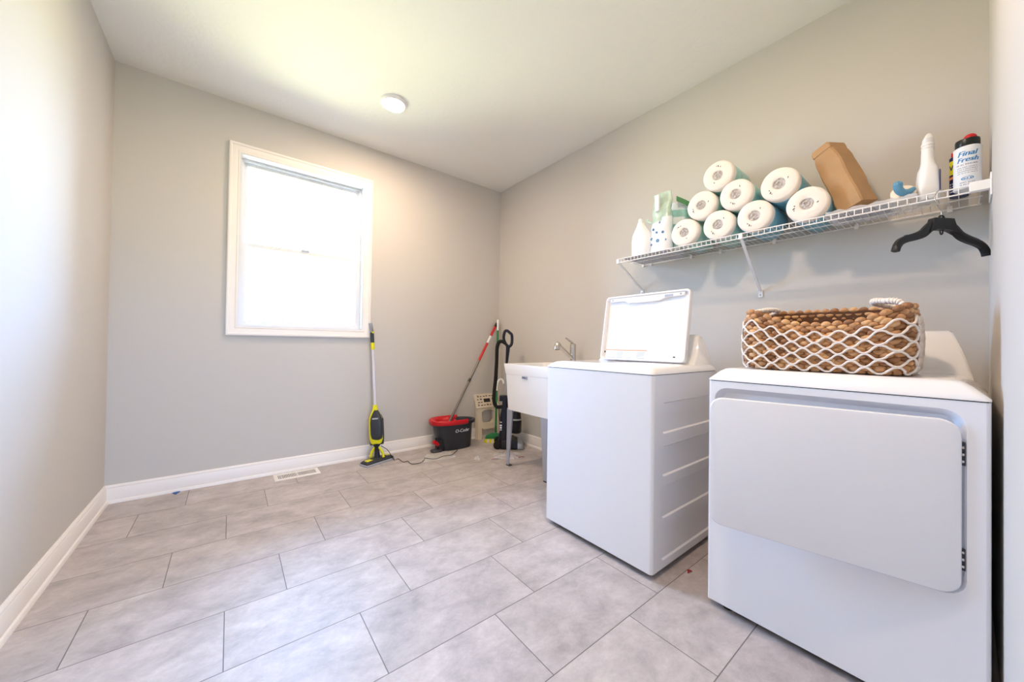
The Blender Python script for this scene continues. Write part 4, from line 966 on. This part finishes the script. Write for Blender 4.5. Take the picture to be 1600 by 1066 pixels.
m0 = BKM @ Vector((-0.060, 0.0, 0.212)); m1 = at(776.5, 505, 'y', D - 0.022)
m1 = Vector((2.925, 3.240, m1.z - 0.01)); dd = (m1 - m0)
t = thing('spin_mop', m0, 'mop with a grey metal and red handle standing in the bucket, leaning into the corner', 'mop')
bpy.context.view_layer.update()
mb = MB(); mb.tube([m0, m0 + dd*0.62], 0.0125, 12); mb.m = 1; mb.tube([m0 + dd*0.40, m0 + dd*0.43], 0.0145, 12); mb.build('pole', ['steelgrey', 'darkgrey'], t, smooth=50)
mb = MB(); mb.tube([m0 + dd*0.61, m0 + dd*0.97], 0.0135, 12); mb.m = 1; mb.tube([m0 + dd*0.79, m0 + dd*0.865], 0.0140, 12); mb.build('grip', ['red', 'label'], t, smooth=50)
mb = MB(); mb.tube([m0 + dd*0.965, m0 + dd*1.0], 0.016, 12); mb.ball(tuple(m1), 0.016); mb.build('hanging_cap', 'blacksteel', t, smooth=50)
mb = MB(); rnd = random.Random(4)
for k in range(40):
    a = rnd.uniform(0, 2*PI); rr_ = rnd.uniform(0.015, 0.068); mb.tube([m0 + Vector((0, 0, 0.01)), m0 + Vector((rr_*math.cos(a)*0.7, rr_*math.sin(a)*0.7, 0.004)), m0 + Vector((rr_*math.cos(a), rr_*math.sin(a), -0.006))], 0.006, 5)
mb.build('mop_head', 'label', t, smooth=60)

# ------------------------------------------------------------------ folded step stool
so = Vector((2.660, 3.190, 0)); 
t = thing('step_stool', so, 'folded cream plastic step stool leaning on the back wall behind the bucket', 'step stool')
bpy.context.view_layer.update()
th = math.radians(6); rot = math.radians(-1)
ex = Vector((math.cos(rot), math.sin(rot), 0)); ez_ = Vector((0, math.sin(th), math.cos(th))); ey_ = ez_.cross(ex)
SM = basis(so, ex, ey_, ez_)
def xz_prism(mb, poly, y0, y1, hole=None):
    if hole is None:
        a = [mb.vert((x, y0, z)) for x, z in poly]; b = [mb.vert((x, y1, z)) for x, z in poly]; n = len(poly)
        for k in range(n): mb.face((a[k], a[(k+1) % n], b[(k+1) % n], b[k]))
        mb.face(a[::-1]); mb.face(b)
    else:
        rings = [[(x, y, z) for x, z in P_] for P_, y in ((poly, y0), (poly, y1), (hole, y1), (hole, y0), (poly, y0))]
        mb.loops(rings, False, False)
mb = MB(); mb.x = SM
# leg panel: two legs joined by a bridge with a big opening above it
SW = 0.285
outer = [(0, 0.0), (0.05, 0.0), (0.068, 0.11), (0.217, 0.11), (0.235, 0.0), (SW, 0.0), (SW - 0.016, 0.36), (0.016, 0.36)]
def panel(y0, y1):
    # left post, right post, bridge, head, each a convex slab joined edge to edge
    for q in ([(0, 0), (0.048, 0), (0.062, 0.165), (0.062, 0.285), (0.014, 0.36)], [(SW, 0), (SW - 0.014, 0.36), (SW - 0.062, 0.285), (SW - 0.062, 0.165), (SW - 0.048, 0)],
              [(0.058, 0.115), (0.075, 0.098), (SW - 0.075, 0.098), (SW - 0.058, 0.115), (SW - 0.062, 0.165), (0.062, 0.165)],
              [(0.062, 0.165), (0.085, 0.165), (0.062, 0.195)], [(SW - 0.062, 0.165), (SW - 0.062, 0.195), (SW - 0.085, 0.165)],
              [(0.014, 0.36), (0.062, 0.285), (0.100, 0.302), (SW - 0.100, 0.302), (SW - 0.062, 0.285), (SW - 0.014, 0.36)]):
        xz_prism(mb, q, y0, y1)
panel(-0.012, 0.012)
mb.build('leg_panel', 'cream', t, smooth=0)
mb = MB(); mb.x = SM @ Matrix.Translation((0, 0.030, 0.0)); panel(-0.010, 0.010); mb.build('leg_panel', 'cream', t, smooth=0)
mb = MB(); mb.x = SM @ Matrix.Translation((0, -0.022, 0)) @ Matrix.Translation((0, 0, 0.335)) @ Matrix.Rotation(-0.28, 4, 'X')
mb.loops([[(a, y_, b) for a, b in rrect(w_, h_, 0.010, 4, SW/2 - 0.004, 0.070)] for w_, h_, y_ in ((0.288, 0.150, 0.020), (0.292, 0.154, 0.004), (0.286, 0.148, 0.0))])
mb.m = 1
for i in range(4):
    for j in range(7):
        x = 0.018 + j*0.037 + (0.006 if i % 2 else 0); z = 0.018 + i*0.032
        if i in (1, 2) and 2 <= j <= 4: continue
        w_ = 0.026 if (i + j) % 2 else 0.020
        mb.box((x, -0.0012, z), (x + w_, 0.004, z + 0.0085)); 
        if (i + j) % 3 == 0: mb.box((x, -0.0012, z + 0.012), (x + w_*0.7, 0.004, z + 0.017))
mb.box((0.100, -0.0014, 0.052), (0.182, 0.004, 0.092))
mb.build('step_top', ['cream', 'shadowgap'], t, smooth=35)

# ------------------------------------------------------------------ broom in the corner
t = thing('broom', (2.80, 3.10, 0), 'green-handled broom with a white tip standing behind the vacuum', 'broom')
bpy.context.view_layer.update()
b0, b1 = Vector((2.772, 3.015, 0.09)), Vector((2.925, 3.215, 1.285)); db = b1 - b0
mb = MB(); mb.tube([b0, b0 + db*0.90], 0.0105, 12); mb.build('pole', 'green', t, smooth=60)
mb = MB(); mb.tube([b0 + db*0.90, b1], 0.0118, 12); mb.build('tip', 'label', t, smooth=60)
mb = MB(); mb.tube(spline([b0 + db*0.40, b0 + db*0.41 + Vector((0.0, -0.01, 0)), b0 + db*0.45 + Vector((0.012, -0.02, 0)), b0 + db*0.455 + Vector((0.05, -0.03, 0.0)), b0 + db*0.42 + Vector((0.065, -0.04, 0.0))], 5), 0.012, 8); mb.tube([b0 + db*0.36, b0 + db*0.44], 0.017, 12); mb.build('clip_collar', 'label', t, smooth=60)
mb = MB(); ba = Vector((0.80, -0.60, 0)); bcn = Vector((2.745, 3.000, 0))
BM = basis(bcn, ba, Vector((0.6, 0.8, 0)), Vector((0, 0, 1)))
mb.x = BM; mb.loops([[(a, b, z_) for a, b in rrect(w_, h_, 0.010, 4)] for w_, h_, z_ in ((0.19, 0.040, 0.045), (0.19, 0.044, 0.052), (0.17, 0.040, 0.080), (0.05, 0.034, 0.100))]); mb.build('broom_head', 'green', t)
mb = MB(); mb.x = BM; rnd = random.Random(9)
for i in range(26):
    for j in range(3):
        x = -0.088 + i*0.007; y = -0.012 + j*0.012; dx_ = (x/0.112)*0.016 + rnd.uniform(-.003, .003)
        mb.m = (i // 3) % 2; mb.tube([(x, y, 0.048), (x + dx_, y - 0.008 + rnd.uniform(-.003, .003), 0.002)], 0.0042, 5)
mb.build('bristles', ['yellow', 'bone'], t, smooth=0)

# ------------------------------------------------------------------ upright vacuum
vo = Vector((2.740, 2.822, 0)); vf = Vector((0.785, -0.619, 0)); vs = Vector((0.619, 0.785, 0))
t = thing('upright_vacuum', vo, 'navy black upright vacuum with a hose, behind the sink leg', 'vacuum cleaner')
bpy.context.view_layer.update()
def vp(px, py, s=0.0):
    """pixel -> point in the machine's own mid plane, then moved sideways by s"""
    d = ray(px, py); tt = (vo - CAM).dot(vs)/d.dot(vs); return CAM + d*tt + vs*s
def vq(x, y, s=0.0): return vp(765 + x/5.2, 505 + y/5.2, s)
mb = MB(); mb.tube(spline([vq(a, b) for a, b in ((126, 160), (114, 120), (124, 70), (142, 62), (166, 80), (181, 100), (180, 165), (160, 190), (140, 180), (126, 160))], 5), 0.0145, 12)
mb.tube([vq(150, 185), vq(146, 240), vq(138, 330)], [0.022, 0.018, 0.013], 14); mb.build('handle', 'navy', t, smooth=60)
mb = MB(); mb.tube([vq(138, 325), vq(128, 590)], 0.011, 14); mb.build('wand', 'silver', t, smooth=60)
mb = MB(); hp = spline([vq(*a, -0.01) for a in ((128, 165), (105, 150), (78, 155), (62, 200), (58, 300), (50, 440), (38, 560), (36, 630), (58, 678), (112, 676))], 14)
mb.tube(hp, [0.0170 + 0.0016*(i % 2) for i in range(len(hp))], 12); mb.build('hose', 'rubber', t, smooth=60)
mb = MB()
def vsec(y, x0_, x1_, half, n=10):
    c_ = (vq(x0_, y) + vq(x1_, y))/2; w_ = (vq(x1_, y) - vq(x0_, y)).length/2
    return [c_ + vf*(w_*math.copysign(abs(math.cos(a))**0.7, math.cos(a))) + vs*(half*math.copysign(abs(math.sin(a))**0.7, math.sin(a))) for a in [2*PI*k/20 for k in range(20)]]
mb.loops([vsec(*a) for a in ((1005, 78, 165, 0.06), (940, 72, 165, 0.085), (860, 82, 160, 0.075), (760, 84, 158, 0.065), (680, 100, 156, 0.05), (610, 104, 150, 0.04), (585, 112, 140, 0.03))]); mb.build('body', 'navy', t, smooth=50)
mb = MB(); mb.box((0, 0, 0), (1, 1, 1)); mb.v = [vq(80, 610) + vf*(q.x*0.055) + vs*(q.y*0.06 - 0.03) + Vector((0, 0, (q.z - 0.5)*0.055)) for q in mb.v]; mb.build('carry_latch', 'navy', t, bevel=0.006)
mb = MB(); cc = vq(212, 890); mb.x = Matrix.Translation(cc)
mb.lathe([(0.048, 0), (0.055, 0.006), (0.057, 0.125), (0.050, 0.130)], 24); mb.m = 1; mb.lathe([(0.058, 0.128), (0.058, 0.142), (0.054, 0.143)], 24); mb.m = 0; mb.lathe([(0.052, 0.143), (0.045, 0.20), (0.02, 0.21)], 24)
mb.build('dust_cup', ['black', 'silver'], t, smooth=50)
mb = MB(); st_ = vq(86, 860, -0.0)
sp0 = vq(83, 866) ; 
def vtext(x, y):  # vertical wording on the body side, reading upwards
    return vq(97, 860) - vs*0.082 + Vector((0, 0, x)) - vf*(y - 0.004)
print_line(mb, lambda x, y: vtext(x + 0.06, y), 0.11, 0.022, 3); mb.build('lettering', 'label', t, smooth=0)
for s in (-0.085, 0.085):
    mb = MB(); cw = vq(66, 985, s); cw.z = 0.040
    L = []
    for q, r_ in ((-0.016, 0.030), (-0.012, 0.039), (0.012, 0.039), (0.016, 0.030)):
        L.append([cw + vs*q + vf*(r_*math.cos(a)) + Vector((0, 0, r_*math.sin(a))) for a in [2*PI*k/24 for k in range(24)]])
    mb.loops(L); mb.build('wheel', 'rubber', t, smooth=50)
mb = MB()
def fsec(u, half, h, z0=0.008):
    c_ = vo + vf*u
    return [c_ - vs*half + Vector((0, 0, z0)), c_ + vs*half + Vector((0, 0, z0)), c_ + vs*half + Vector((0, 0, h*0.7)), c_ + vs*(half - 0.012) + Vector((0, 0, h)), c_ - vs*(half - 0.012) + Vector((0, 0, h)), c_ - vs*half + Vector((0, 0, h*0.7))]
u0 = (vq(60, 985) - vo).dot(vf); u1 = (vq(300, 985) - vo).dot(vf) - 0.035
mb.loops([fsec(u0, 0.06, 0.06), fsec(u0 + 0.06, 0.10, 0.085), fsec(u0 + 0.16, 0.105, 0.095), fsec(u1 - 0.09, 0.110, 0.085), fsec(u1 - 0.05, 0.110, 0.070)]); mb.build('floor_head', 'black', t, smooth=35)
mb = MB(); mb.loops([fsec(u1 - 0.055, 0.111, 0.074), fsec(u1 - 0.02, 0.111, 0.055), fsec(u1, 0.100, 0.030)]); mb.build('clear_nose', 'silver', t, smooth=35)

# ------------------------------------------------------------------ odds and ends on the floor
def wrinkled_bag(name, corners, h, m_, label, cat, seed, nu=16, nv=10, lay=0.0012):
    c = [at(a, b, 'z', 0.0) for a, b in corners]; mb = MB(); top, bot = [], []
    for j in range(nv + 1):
        rt, rbm = [], []
        for i in range(nu + 1):
            u, v = i/nu, j/nv; p = c[0].lerp(c[1], u).lerp(c[3].lerp(c[2], u), v)
            e = min(u, 1 - u, v, 1 - v)*4; e = min(1, e)
            zz = lay + h*e*(0.55 + 0.9*abs(noise.noise(Vector((u*5 + seed, v*5, seed)))) + 0.5*noise.noise(Vector((u*13, v*13 + seed, 1))))
            j_ = Vector((noise.noise(Vector((u*3, v*3, seed + 5))), noise.noise(Vector((u*3 + 9, v*3, seed))), 0))*0.02
            rt.append(mb.vert(p + j_ + Vector((0, 0, max(zz, lay + 0.0006))))); rbm.append(mb.vert(p + j_ + Vector((0, 0, lay))))
        top.append(rt); bot.append(rbm)
    for j in range(nv):
        for i in range(nu):
            mb.face((top[j][i], top[j][i+1], top[j+1][i+1], top[j+1][i])); mb.face((bot[j][i], bot[j+1][i], bot[j+1][i+1], bot[j][i+1]))
    for i in range(nu): mb.face((top[0][i], bot[0][i], bot[0][i+1], top[0][i+1])); mb.face((top[nv][i], top[nv][i+1], bot[nv][i+1], bot[nv][i]))
    for j in range(nv): mb.face((top[j][0], top[j+1][0], bot[j+1][0], bot[j][0])); mb.face((top[j][nu], bot[j][nu], bot[j+1][nu], top[j+1][nu]))
    o = mb.build(name, m_, None, smooth=25); return tag(o, label, cat)
wrinkled_bag('plastic_bag', [(661, 723), (712, 715), (702, 705), (664, 711)], 0.006, 'film', 'clear flat plastic bag lying in front of the bucket, with a cord across it', 'plastic bag', 1.0)
o = wrinkled_bag('plastic_packet', [(769, 718), (815, 718), (812, 708), (772, 708)], 0.022, 'film2', 'crumpled clear packet of accessories on the floor by the front sink leg', 'packet', 4.0)
mb = MB(); rnd = random.Random(8)
for k in range(9):
    a = at(778 + k*4 + rnd.uniform(-2, 2), 713 + rnd.uniform(-3, 4), 'z', 0.008); b = a + Vector((rnd.uniform(-.07, .07), rnd.uniform(-.03, .03), rnd.uniform(-.003, .006))); mb.m = k % 2; mb.tube([a, a.lerp(b, .5) + Vector((0, .01, .004)), b], 0.004, 6)
mb.build('packet_contents', ['pinkpack', 'greyprint'], o)
wrinkled_bag('plastic_scrap', [(741, 720), (750, 719), (750, 713), (742, 714)], 0.010, 'film2', 'tiny scrap of clear film on the tiles between bucket and sink', 'plastic scrap', 6.0, 8, 6)
mb = MB(); p = [at(a, b, 'z', 0.001) for a, b in ((269, 771), (283, 766), (281, 769), (274, 773))]
mb.loops([[q + Vector((0, 0, z_)) for q in p] for z_ in (0, 0.003)]); o = mb.build('tape_scrap', 'tape', None, smooth=0); tag(o, 'small scrap of blue tape on the floor at the back baseboard', 'tape')
mb = MB(); p = at(1078, 895, 'z', 0.0)
mb.tube(spline([p + Vector((-.014, 0, .003)), p + Vector((0, .006, .006)), p + Vector((.012, -.004, .003))], 4), [0.002, 0.003, 0.004, 0.005, 0.006, 0.005, 0.004, 0.003, 0.002], 6); o = mb.build('red_scrap', 'redbit', None); tag(o, 'tiny red scrap on the tile between washer and dryer', 'scrap')
for o in bpy.data.objects:
    if '_local' in o: del o['_local']
